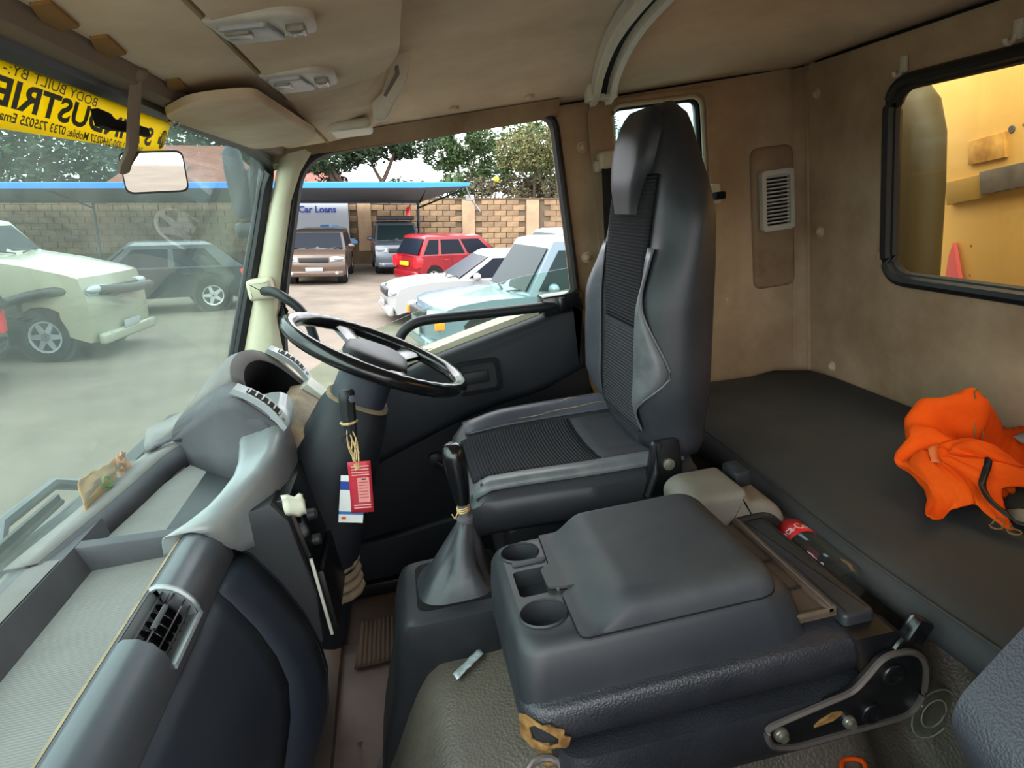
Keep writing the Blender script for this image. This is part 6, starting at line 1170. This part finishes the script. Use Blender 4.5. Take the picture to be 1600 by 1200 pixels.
# ------------------------------------------------------------------ cars
def car(name, label, sp, x, y, rz):
    L, W, H = sp['L'], sp['W'], sp['H']; hl = L / 2; hw = W / 2; wr = sp.get('wr', .33)
    t = thing(name, label, 'car'); body = sp['paint']; gl = sp.get('glass', 'autoglass')
    bz = sp['belt']; hz = sp['hood']; x_ws0 = sp['ws0']; x_ws1 = sp['ws1']; x_r1 = sp['r1']; x_r0 = sp['r0']; gcl = sp.get('clear', .22)
    fx = hl - sp.get('fo', .82); rx = -hl + sp.get('ro', .72)
    def arc(cx): return [(cx + (wr + .07) * math.cos(a), max(gcl, wr + (wr + .07) * math.sin(a))) for a in [math.pi * k / 10 for k in range(11)]]
    prof = [(hl - .05, gcl + .02), (hl, gcl + .22), (hl - .02, hz * .72), (hl - .12, hz - .06), (hl - .30, hz), (lerp(x_ws0, hl, .4), lerp(bz, hz, .55) + .03), (x_ws0, bz), (x_r0, bz), (-hl + .06, bz - .03), (-hl, bz * .66), (-hl + .03, gcl + .05), (-hl + .10, gcl)]
    low = arc(rx)[::-1] + arc(fx)[::-1]
    prof = prof + [(p[0], p[1]) for p in low]
    b = B()
    secs_ = []
    for yy, ins in ((-hw, .05), (-hw * .94, .0), (-hw * .5, -.01), (hw * .5, -.01), (hw * .94, .0), (hw, .05)):
        cx, cz = 0, (bz + gcl) / 2; s_ = []
        for px, pz in prof:
            k = 1 - ins * .35; q = abs(yy) > hw * .99
            bow = 1 - .05 * (abs(yy) / hw) ** 2 if abs(px) > hl * .8 else 1
            s_.append((px * bow, yy if not q else yy, lerp(cz, pz, 1 - ins * .55) if pz > gcl + .3 or not q else pz))
        secs_.append(s_)
    b.loft(secs_); b.out('body', body, t, smooth=38)
    # cabin
    rw_ = hw * sp.get('tumble', .80); zr = H
    def side(u, v): # u 0 rear..1 front, v 0 belt..1 roof
        xa = lerp(x_r0, x_r1, v); xb = lerp(x_ws0, x_ws1, v); return lerp(xa, xb, u), lerp(hw * .955, rw_, v), lerp(bz - .02, zr - .05, v)
    b = B(); secs_ = []
    for v in (0, .5, .86, 1.0):
        x0, yy, z = side(0, v); x1 = side(1, v)[0]; s_ = []
        for sx, sy in ((x1, 1), (x1 + .06 * (1 - v), .6), (x1 + .08 * (1 - v), 0), (x1 + .06 * (1 - v), -.6), (x1, -1), (x0, -1), (x0 - .05 * (1 - v), -.5), (x0 - .05 * (1 - v), .5), (x0, 1)): s_.append((sx, sy * yy, z))
        secs_.append(s_)
    x0, yy, z = side(0, 1); x1 = side(1, 1)[0]
    secs_.append([(lerp((x0 + x1) / 2, p[0], .86), p[1] * .82, zr) for p in secs_[-1]]); b.loft(secs_); b.out('cabin', sp.get('roofpaint', body), t, smooth=45)
    # panes
    for s_ in (-1, 1):
        for u0, u1, k in sp['side']:
            b = B(); q = []
            for u, v in ((u0, .10), (u1, .10), (u1 if u1 < .93 else u1 - .02, .84), (u0 if u0 > .08 else u0 + .03, .84)):
                a, c, z = side(u, v); q.append((a, s_ * (c + .006), z))
            b.poly(q); b.out('side_window', gl, t, smooth=0, solid=.012, off=0)
    def fr(x0_, x1_, sgn, nm, gm):
        b = B(); q = []
        for v, s_ in ((.10, -1), (.10, 1), (.88, 1), (.88, -1)):
            xx = lerp(x0_, x1_, v); yy = lerp(hw * .955, rw_, v) * .90; q.append((xx + sgn * (.055 * (1 - v) + .012), s_ * yy, lerp(bz - .02, zr - .05, v)))
        b.poly(q); b.out(nm, gm, t, smooth=0, solid=.012, off=0)
    fr(x_ws0, x_ws1, 1, 'windscreen', sp.get('wsglass', gl)); fr(x_r0, x_r1, -1, 'rear_window', gl)
    # wheels
    for wx in (fx, rx):
        for s_ in (-1, 1):
            m = Matrix.Translation((wx, s_ * (hw - .10), wr)) @ Matrix.Rotation(R(-90 * s_), 4, 'X')
            b = B(); b.lathe([(wr * .62, -.10), (wr * .95, -.10), (wr, -.06), (wr, .06), (wr * .95, .10), (wr * .64, .10), (wr * .62, .06)], m, 24); w_ = b.out('wheel', 'tyre', t, smooth=50)
            b = B(); b.lathe([(wr * .64, .07), (wr * .63, .095), (wr * .56, .085), (wr * .55, .05), (.001, .05)], m, 20, closed=True)
            for k in range(sp.get('spokes', 6)):
                a = 2 * math.pi * k / sp.get('spokes', 6); d = Vector((math.cos(a), math.sin(a), 0)); n2 = Vector((-d.y, d.x, 0))
                b.loft([[tuple(m @ (d * r_ + n2 * (w2 * q) + Vector((0, 0, h)))) for q, h in ((-1, .05), (1, .05), (1, .085), (-1, .085))] for r_, w2 in ((.02, .05), (wr * .58, .028))])
            b.out('rim', 'alloy', w_, smooth=40)
            b = B(); b.lathe([(wr + .065, -.20), (wr + .065, .07), (.01, .0)], m, 18, closed=True); b.out('wheel_arch', 'blackp', t, smooth=40)
    # lights, grille, plates, mirrors, bumpers
    for s_ in (-1, 1):
        b = B(); b.loft([[(hl - .03 - .02 * k, s_ * hw * .52, hz * .80 - .06), (hl - .05 - .02 * k, s_ * hw * .52, hz * .80 + .08), (hl - .28, s_ * hw * .985, hz * .80 + .10), (hl - .12, s_ * hw * .97, hz * .80 - .05)] for k in (0, 3)]); b.ell((hl - .115, s_ * hw * .76, hz * .80 + .02), (.085, hw * .22, .065)); b.out('headlamp', 'lamp', t, smooth=50)
        b = B(); b.prism([(-hl - .012, bz * .62), (-hl - .012, bz - .04), (-hl + .10, bz - .02), (-hl + .22, bz - .08), (-hl + .16, bz * .66)], 'xz', s_ * hw * .70, s_ * (hw + .008), .01); b.out('tail_lamp', 'redlamp', t, smooth=40)
        a, c, z = side(.90, .12); b = B(); b.ell((a, s_ * (hw + .10), z + .03), (.08, .12, .08)); b.box((a - .03, min(s_ * hw * .9, s_ * (hw + .05)), z - .02), (a + .03, max(s_ * hw * .9, s_ * (hw + .05)), z + .02)); b.out('door_mirror', sp.get('mirror', body), t, smooth=60)
        b = B(); b.box((fx - .9 - .002, s_ * hw - .006, gcl + .16), (fx - .9 + .006, s_ * hw + .004, bz - .05)); b.box((fx - 1.75, s_ * hw - .006, gcl + .22), (fx - 1.742, s_ * hw + .004, bz - .05)); b.out('door_gap', 'blackp', t, smooth=0)
        b = B(); b.box((fx - 1.0, s_ * hw - .02, bz - .16), (fx - 1.18, s_ * hw + .025, bz - .12), .01); b.box((fx - 1.85, s_ * hw - .02, bz - .16), (fx - 2.03, s_ * hw + .025, bz - .12), .01); b.out('door_handle', body, t, smooth=40)
    b = B(); b.box((hl - .06, -hw * .48, hz * .80 - .08), (hl + .012, hw * .48, hz * .80 + .06), .02); b.out('grille', sp.get('grille', 'blackp'), t)
    for k in range(3): b = B(); b.box((hl, -hw * .44, hz * .80 - .06 + .045 * k), (hl + .018, hw * .44, hz * .80 - .05 + .045 * k), .004); b.out('grille_bar', sp.get('bar', 'blackp'), t)
    b = B(); b.box((hl - .10, -hw * .93, gcl - .02), (hl + .03, hw * .93, gcl + .16), .05, 3); b.out('front_bumper', sp.get('bumper', body), t)
    b = B(); b.box((-hl - .04, -hw * .93, gcl), (-hl + .10, hw * .93, gcl + .26), .05, 3); b.out('rear_bumper', sp.get('bumper', body), t)
    b = B(); b.box((hl + .02, -.26, gcl + .15), (hl + .04, .26, gcl + .27), .004); b.out('number_plate', sp.get('fplate', 'plate_w'), t)
    b = B(); b.box((-hl - .05, -.26, sp.get('rpz', gcl + .30)), (-hl - .005, .26, sp.get('rpz', gcl + .30) + .12), .004); b.out('number_plate', 'plate_y', t)
    for s_ in (-1, 1):
        b = B(); b.lathe([(.05, 0), (.05, .02), (.02, .03)], Matrix.Translation((hl + .01, s_ * hw * .72, gcl + .10)) @ Matrix.Rotation(R(90), 4, 'Y'), 12); b.out('fog_lamp', 'lamp', t)
        b = B(); b.tube([(x_ws0 + .10, s_ * .1 + .1, bz + .0), (lerp(x_ws0, x_ws1, .12) + .08, s_ * .5 + .1, bz + .06)], .012, 5); b.out('wiper', 'blackp', t)
    for fn in sp.get('extra', []): fn(t, hl, hw, side)
    t.matrix_world = E4(x, y, 0, rz); return t
SUV = dict(L=4.75, W=1.92, H=1.82, belt=1.12, hood=1.08, ws0=.95, ws1=.42, r1=-2.05, r0=-2.28, wr=.38, clear=.28, tumble=.82, side=[(.70, .96, 0), (.36, .67, 0), (.06, .33, 0)], ro=.85, fo=.85)
def roof_rack(t, hl, hw, side):
    b = B(); b.box((-.9, -.66, 1.86), (.55, .66, 1.90), .01); b.box((.40, -.70, 1.86), (.60, .70, 2.02), .05); b.out('roof_rack', 'blackp', t)
    b = B(); b.lathe([(.10, 2.0), (.09, 2.1), (.07, 2.28), (.03, 2.36)], Matrix.Translation((-.1, .55, 0)), 12); b.out('red_sack', 'redlamp', t, label='red bundle standing on the roof rack')
def bullbar(t, hl, hw, side):
    b = B(); b.tube(smooth_path([(-1.2, -hw - .10, .42), (.3, -hw - .14, .62), (1.25, -hw - .12, .95), (1.75, -hw - .05, 1.08), (2.1, -hw + .1, 1.10), (hl + .12, -.4, 1.08), (hl + .12, .6, 1.05)], 5), .075, 8); b.out('tubular_bar', 'blackp', t, smooth=180, label='black curved tubular bar')
    b = B(); b.box((1.2, -hw - .16, .30), (1.42, -hw - .02, .95), .03); b.out('bar_bracket', 'blackp', t)
def amber(t, hl, hw, side):
    for s_ in (-1, 1):
        b = B(); b.box((hl - .20, s_ * hw - .05, .60), (hl - .05, s_ * hw + .012, .76), .02); b.out('indicator', 'orangelamp', t)
def brow(t, hl, hw, side):
    b = B(); b.tube([(hl - 1.7 + .52 * math.cos(a), -hw - .01, .36 + .50 * math.sin(a)) for a in [math.pi * k / 12 for k in range(13)]], .05, 6); b.out('arch_flare', 'blackp', t)
car('tan_suv', 'bronze SUV with dark glass facing out from below the advertising banner', dict(SUV, W=1.86, H=1.64, hood=.98, belt=1.02, paint=paint('bronze_paint', '58493f', .3), roofpaint=paint('dark_bronze', '2d2824', .3), grille='blackp', bar='blackp', bumper=bpy.data.materials['bronze_paint']), -2.42, 23.9, 270)
car('silver_suv', 'silver SUV with roof rack parked below the canopy behind the red hatchback', dict(SUV, L=4.4, W=1.72, H=1.80, paint=paint('silver_paint', '555c64', .3), wsglass='lightglass', extra=[roof_rack]), .08, 26.75, 274)
car('red_hatchback', 'red hatchback with yellow plate parked askew near the wall', dict(L=3.65, W=1.67, H=1.53, belt=.92, hood=.90, ws0=1.12, ws1=.45, r1=-1.45, r0=-1.72, wr=.29, clear=.2, tumble=.84, paint=paint('red_paint', '7a0f18', .1), side=[(.60, .93, 0), (.26, .56, 0), (.04, .22, 0)], ro=.55, fo=.72, rpz=.62), 1.98, 21.9, 25)
car('white_suv', 'pale silver SUV with black grille behind the white saloon', dict(SUV, L=4.6, H=1.72, hood=1.05, belt=1.08, paint=paint('pale_silver_paint', '93999f', .1), wsglass='lightglass'), 5.0, 20.4, 193)
car('white_saloon', 'white saloon car parked between the pale blue off-roader and the SUV', dict(L=4.55, W=1.77, H=1.44, belt=.88, hood=.80, ws0=.82, ws1=.02, r1=-1.15, r0=-1.95, wr=.31, clear=.2, tumble=.78, paint=paint('white_paint', '8f9191', 0), side=[(.52, .95, 0), (.12, .48, 0)], ro=.9, fo=.85, glass='autoglass'), 2.0, 14.9, 188)
car('blue_offroader', 'pale blue off-roader nearest the door window with bonnet and wipers', dict(SUV, L=4.7, W=1.89, H=1.88, hood=.95, belt=1.04, ws0=.82, ws1=.36, wr=.38, paint=paint('pale_blue_paint', '5a6c76', .1), glass='lightglass', wsglass='lightglass', extra=[amber]), 2.62, 11.05, 191)
car('dark_crossover', 'dark crossover with red tail lamp seen through the right of the windscreen', dict(L=4.15, W=1.77, H=1.57, belt=1.02, hood=1.0, ws0=.95, ws1=.35, r1=-1.35, r0=-1.95, wr=.37, clear=.24, tumble=.78, paint=paint('charcoal_paint', '161d25', .1), side=[(.55, .94, 0), (.15, .50, 0)], ro=.85, fo=.85, spokes=5), -5.6, 16.9, 200)
car('cream_offroader', 'cream off-roader with long bonnet seen through the middle of the windscreen', dict(SUV, L=5.0, W=1.9, H=2.15, hood=1.36, belt=1.62, ws0=.75, ws1=.35, wr=.40, paint=paint('cream_paint', '8a8775', 0), side=[(.6, .95, 0), (.1, .55, 0)], extra=[bullbar]), -6.9, 12.4, -6)
car('black_estate', 'black car with red and white tail lamp at the left windscreen edge', dict(SUV, L=4.4, H=1.5, belt=.98, hood=.95, paint=paint('black_paint', '14161a', .1), glass='autoglass'), -7.6, 9.45, 190)

# ------------------------------------------------------------------ houses, trees, hedge beyond the wall
M['tiles'] = mat('red_roof_tiles', '7a4638', .9, col2='65382c', scale=2, bump=.6, bscale=4, btype='rib')
M['plaster'] = mat('house_plaster', 'b9a58a', .9)
def house(label, x, y, w, d, h, rh):
    t = thing('house', label, 'house'); b = B(); b.box((-w / 2, 0, 0), (w / 2, d, h)); b.out('wall', 'plaster', t, smooth=0)
    b = B(); b.loft([[(-w / 2 - .5, -.5, h), (w / 2 + .5, -.5, h), (w / 2 + .5, d + .5, h), (-w / 2 - .5, d + .5, h)], [(-w / 4, d * .5, h + rh), (w / 4, d * .5, h + rh), (w / 4, d * .5 + .05, h + rh), (-w / 4, d * .5 + .05, h + rh)]]); b.out('roof', 'tiles', t, smooth=0)
    b = B(); b.box((-w * .1, d * .2 - .3, h + rh * .42), (w * .02, d * .2 + .3, h + rh * .55)); b.out('skylight', 'plate_w', t, smooth=0)
    t.matrix_world = E4(x, y)
house('red tiled house roof beyond the canopy seen through the windscreen', -11.2, 40, 7, 8, 3.2, 2.6); house('red tiled house roof behind the trees at the left of the door window', -4.4, 36, 5, 6, 3.0, 1.4)
M['bark'] = mat('tree_bark', '57463a', .95, col2='3d3129', scale=6, bump=.5, bscale=20)
M['leaf1'] = mat('dark_green_leaves', '27391f', .7, col2='1a2a16', scale=1.2, spec=.3); M['leaf2'] = mat('mid_green_leaves', '40532c', .7, col2='2e4321', scale=1.2, spec=.3); M['leaf3'] = mat('pale_olive_leaves', '64633f', .8, col2='4d5031', scale=1.2, spec=.2); M['dry'] = mat('dry_hedge_stems', '564c37', .9, col2='40402a', scale=1.5)
M['leaf4'] = mat('hazy_green_leaves', '33452f', .8, col2='273623', scale=.8, spec=.2)
def tree(label, x, y, h, blobs, n, size, leaf, trunks, cat='tree', name='tree'):
    t = thing(name, label, cat); vs = []; fs = []
    for (bx, by, bz, r1, r2) in blobs:
        k = int(n * (r1 * r1 * r2) / sum(q[3] * q[3] * q[4] for q in blobs))
        for _ in range(k):
            d = Vector((random.gauss(0, 1), random.gauss(0, 1), random.gauss(0, 1))).normalized() * (random.random() ** .4)
            clump = noise.noise(Vector((bx + d.x * r1, by + d.y * r1, bz + d.z * r2)) * 1.3)
            if clump < -.12: continue
            c = Vector((bx + d.x * r1, by + d.y * r1, bz + d.z * r2)); a = Vector((random.gauss(0, 1), random.gauss(0, 1), random.gauss(0, .6))).normalized(); q = a.cross(Vector((random.gauss(0, 1), random.gauss(0, 1), random.gauss(0, 1)))).normalized(); s_ = size * random.uniform(.6, 1.3)
            i = len(vs); vs += [c - a * s_, c + q * s_ * .4, c + a * s_, c - q * s_ * .4]; fs.append((i, i + 1, i + 2, i + 3))
    me = bpy.data.meshes.new('foliage'); me.from_pydata(vs, [], fs); link('foliage', me, leaf, t, smooth=0, kind='stuff')
    for path, r0 in trunks:
        b = B(); b.tube(smooth_path(path, 4), lambda q, r0=r0: r0 * (1 - .6 * q), 8); b.out('trunk', 'bark', t, smooth=180)
    t.matrix_world = E4(x, y)
tree('dark green tree with forked trunks behind the carport canopy', -1.2, 32, 6, [(-1.6, 0, 4.6, 1.8, .9), (.4, 0, 5.0, 1.8, .9), (2.0, 0, 5.2, 1.5, .8), (-1.4, .5, 3.6, .7, .6)], 11000, .13, 'leaf1', [([(-.4, 0, 0), (-.5, 0, 2.6), (-1.1, 0, 3.6), (-1.7, 0, 4.6)], .16), ([(.6, 0, 0), (.6, 0, 2.8), (1.0, 0, 3.7), (1.5, 0, 4.8)], .15), ([(.9, 0, 3.3), (.5, 0, 4.0), (.2, 0, 4.8)], .09), ([(-1.3, 0, 0), (-1.2, 0, 3), (-1.6, 0, 4)], .2)])
tree('mid green tree with drooping crown in the middle of the door window', 3.3, 35.6, 6, [(-.5, 0, 5.0, 1.3, 1.0), (.6, 0, 5.6, 1.4, 1.0), (1.4, .2, 4.2, .8, .7)], 8000, .12, 'leaf2', [([(.2, 0, 0), (.2, 0, 3), (.0, 0, 5)], .12), ([(.2, 0, 3), (.8, 0, 4), (1.0, 0, 5.2)], .07)])
tree('pale olive tree with feathery crown at the right of the door window', 6.6, 32, 6, [(0, 0, 4.9, 1.9, 1.0), (1.2, 0, 5.4, 1.8, 1.1), (-.9, 0, 4.3, .9, .6), (1.5, 0, 4.2, 1.2, .8)], 12000, .10, 'leaf3', [([(-.1, 0, 0), (0, 0, 3), (.1, 0, 4.8)], .11), ([(1.3, 0, 0), (1.4, 0, 3), (1.8, 0, 4.8)], .1)])
tree('low green shrubs showing over the carport right end', 1.9, 32.0, 3, [(-1.2, 0, 3.1, 1.0, .6), (.2, 0, 3.0, .9, .45), (1.2, 0, 3.3, .9, .6)], 4500, .09, 'leaf2', [([(0, 0, 0), (0, 0, 3)], .05)], 'shrub', 'shrub')
tree('dry brown hedge standing above the wall at the right', 6.2, 32.3, 3, [(-2.2, 0, 3.0, 1.3, .7), (-.6, 0, 3.1, 1.3, .75), (1.0, 0, 3.1, 1.4, .8), (2.4, 0, 3.1, 1.3, .8)], 9000, .11, 'dry', [([(0, 0, 0), (0, 0, 3)], .05), ([(-1.4, 0, 0), (-1.4, 0, 3.2)], .05)], 'hedge', 'hedge')
tree('tall hazy green trees behind the tiled house beyond the windscreen', -18.5, 58, 9, [(-6, 0, 5, 5, 4), (0, 0, 6, 5, 4), (5, 0, 7, 4, 4), (9, 0, 6, 4, 3.4), (-12, 0, 6, 6, 4)], 14000, .38, 'leaf4', [([(0, 0, 0), (0, 0, 6)], .3), ([(5, 0, 0), (5, 0, 6)], .3)])
tree('dense green trees closing the view behind the hedge', 8.5, 40, 7, [(-3.5, 0, 4.4, 2.2, 1.6), (-.5, 0, 5.2, 2.6, 2.4), (2.5, 0, 5.6, 2.6, 2.6)], 14000, .16, 'leaf2', [([(0, 0, 0), (0, 0, 5)], .2)])
b = B(); b.ell((4.55, 30.3, 3.52), (.13, .13, .12)); yl = b.out('yellow_light', mat('yellow_dome', 'f2c21a', .5), smooth=180, label='small yellow round lamp against the green trees', cat='lamp'); yl.matrix_world = E4(0, 0)
b = B(); 
for k in range(5):
    a = R(-50 + 25 * k); b.loft([[(2.45 + math.sin(a) * q + .08 * math.cos(a) * w, 30.5 - .1 * q, 2.95 + math.cos(a) * q * .8 + .08 * math.sin(a) * -w) for w in (-1, 0, 1)] for q, in ((.0,), (.25,), (.5,), (.75,))], closed=False)
bl = b.out('banana_plant', 'leaf2', smooth=20, solid=.01, label='broad bright green leaves beside the canopy end', cat='plant'); bl.matrix_world = E4(0, 0)

# ------------------------------------------------------------------ the truck outside: tipper body, intake stack, side mirror, wipers
tb_ = thing('tipper_body', 'yellow steel tipper body wall close behind the rear window', 'truck body', (1.9, .5, 0))
M['tipper'] = mat('scuffed_yellow_paint', 'cfa860', .6, col2='bd9650', scale=2.5, lo=.4, hi=.75, bump=.05, bscale=30)
b = B(); b.box((1.78, -1.2, -.3), (1.84, 2.3, 2.0), .006); b.out('front_wall', 'tipper', tb_)
def strap(nm, m, p0, p1, w, d=.02, lab=None):
    p0 = Vector(p0); p1 = Vector(p1); t = (p1 - p0).normalized(); n = Vector((-t.y, t.x)) * w; b = B(); b.prism([tuple(p0 - n), tuple(p1 - n), tuple(p1 + n), tuple(p0 + n)], 'yz', 1.78 - d, 1.79, .003); b.out(nm, m, tb_, label=lab)
strap('steel_bar', mat('scraped_grey_bar', '6a6460', .6, col2='4b4644', scale=14), (1.85, .985), (1.0, 1.10), .034, .03, 'scraped grey diagonal bar')
strap('welded_plate', mat('ochre_plate', '9a7c3e', .7), (1.99, .955), (1.83, .98), .036, .02, 'ochre welded plate'); strap('welded_plate', mat('rust_plate', '94662e', .8, col2='c99f56', scale=12), (1.92, 1.075), (1.79, 1.09), .036, .012, 'rust stained plate')
for y, z in ((1.70, 1.21), (1.62, 1.20), (1.78, 1.13), (1.72, 1.10)):
    b = B(); b.lathe([(.012, 0), (.010, .003), (.0005, .003)], Matrix.Translation((1.78, y, z)) @ Matrix.Rotation(R(-90), 4, 'Y'), 9); b.out('chipped_spot', 'dash_mid', tb_)
for k in range(40):
    y, z, r_ = random.uniform(.8, 1.9), random.uniform(.6, 1.25), random.uniform(.002, .005); b = B(); b.lathe([(r_, 0), (r_ * .8, .002), (.0003, .002)], Matrix.Translation((1.78, y, z)) @ Matrix.Rotation(R(-90), 4, 'Y'), 6); b.out('rust_speck', 'brown', tb_)
b = B(); b.prism([(2.0, .55), (1.97, .76), (1.955, .80), (1.90, .60), (1.90, .5)], 'yz', 1.765, 1.779); b.out('marker_patch', mat('faded_red_patch', 'd5606a', .6), tb_, label='faded red marker patch')
sk = thing('intake_stack', 'dark olive air intake stack standing between cab and tipper body', 'intake', (1.55, 2.0, .2))
b = B(); b.loft([[(1.52 + .08 * math.cos(a * math.pi / 10) * s_, 1.93 + .185 * math.copysign(abs(math.sin(a * math.pi / 10)) ** .7, math.sin(a * math.pi / 10)) * s2, z) for a in range(20)] for z, s_, s2 in ((.2, 1, .92), (.7, 1, .95), (1.0, 1, 1.0), (1.15, 1, .97), (1.24, .95, .82), (1.285, .8, .6), (1.30, .4, .3))]); b.out('stack', mat('olive_black_plastic', '3b3724', .6), sk, smooth=60)
sm = thing('side_mirror', 'dark side mirror pair on an arm outside the windscreen corner', 'mirror', (-.45, 2.25, 1.1))
b = B(); b.loft([[(-.448 + .032 * c * s_, 2.26 + .03 * s * s_, z) for c, s in [(math.cos(a * math.pi / 8), math.sin(a * math.pi / 8)) for a in range(16)]] for z, s_ in ((1.175, .75), (1.19, 1), (1.32, 1), (1.37, .85), (1.39, .4))]); b.out('upper_mirror', 'dash_low', sm, smooth=60)
b = B(); b.loft([[(-.402 + .026 * c * s_, 2.27 + .03 * s * s_, z) for c, s in [(math.cos(a * math.pi / 8), math.sin(a * math.pi / 8)) for a in range(16)]] for z, s_ in ((1.175, .75), (1.19, 1), (1.27, 1), (1.305, .85), (1.32, .4))]); b.out('mirror_housing', 'dash_low', sm, smooth=60)
b = B(); b.box((-.485, 2.23, 1.115), (-.39, 2.29, 1.165), .015); b.tube([(-.40, 2.25, 1.12), (-.39, 2.22, 1.0), (-.40, 2.12, .92), (-.36, 2.03, .9)], .015, 8); b.tube([(-.42, 2.25, 1.17), (-.36, 2.16, 1.36), (-.30, 2.02, 1.38)], .014, 8); b.out('mirror_arm', 'black', sm)
def wiper(label, y0, dx=0):
    t = thing('windscreen_wiper', label, 'wiper', (-.78, y0, .58), group='wipers below the windscreen')
    b = B(); b.tube(smooth_path([(-.80, y0 + .42, .60), (-.79, y0 + .2, .62), (-.765, y0 - .1, .655), (-.755, y0 - .45, .68)], 4), .009, 6); b.out('wiper_arm', 'dash_roll', t)
    b = B(); b.tube([(-.748, y0 - .75, .665), (-.748, y0, .672), (-.748, y0 + .1, .673)], .006, 6); b.box((-.757, y0 - .75, .674), (-.747, y0 + .1, .690), .002); b.out('wiper_blade', 'rubber', t)
    b = B(); b.lathe([(.022, 0), (.022, .03), (.012, .045)], Matrix.Translation((-.80, y0 + .42, .57)), 12); b.out('pivot_cap', 'dash_mid', t)
    t.location.x += dx
wiper('grey wiper arm and blade outside the windscreen next to the brown paper', 1.28); wiper('grey wiper outside the windscreen at the far left edge', .80, -.035)
ap = thing('wiper_cowl', 'pale grey cowl panel outside below the windscreen', 'cowl', (-.82, .9, .5))
b = B(); b.loft([[(-.755, y, .50), (-.755, y, .52), (-.83, y, .47), (-.90, y, .40), (-.90, y, .25), (-.755, y, .25)] for y in (YL - .05, .5, 1.2, 1.45)]); b.out('panel', mat('pale_cowl', '9a9f98', .6), ap, smooth=40)
b = B(); b.tube([(-.845, y, .60) for y in (.3, .9, 1.45)], .012, 6); b.tube([(-.865, y, .575) for y in (.2, .9, 1.5)], .010, 6); b.tube([(-.86, 1.32, .60), (-.88, 1.40, .64), (-.85, 1.56, .655), (-.82, 1.60, .63)], .014, 8); b.out('linkage', 'dash_roll', ap)
for o in COL.objects:
    if o.parent is None and o.get('kind') is None and o.get('category') is None and o.type in ('MESH',): print('UNTAGGED', o.name)
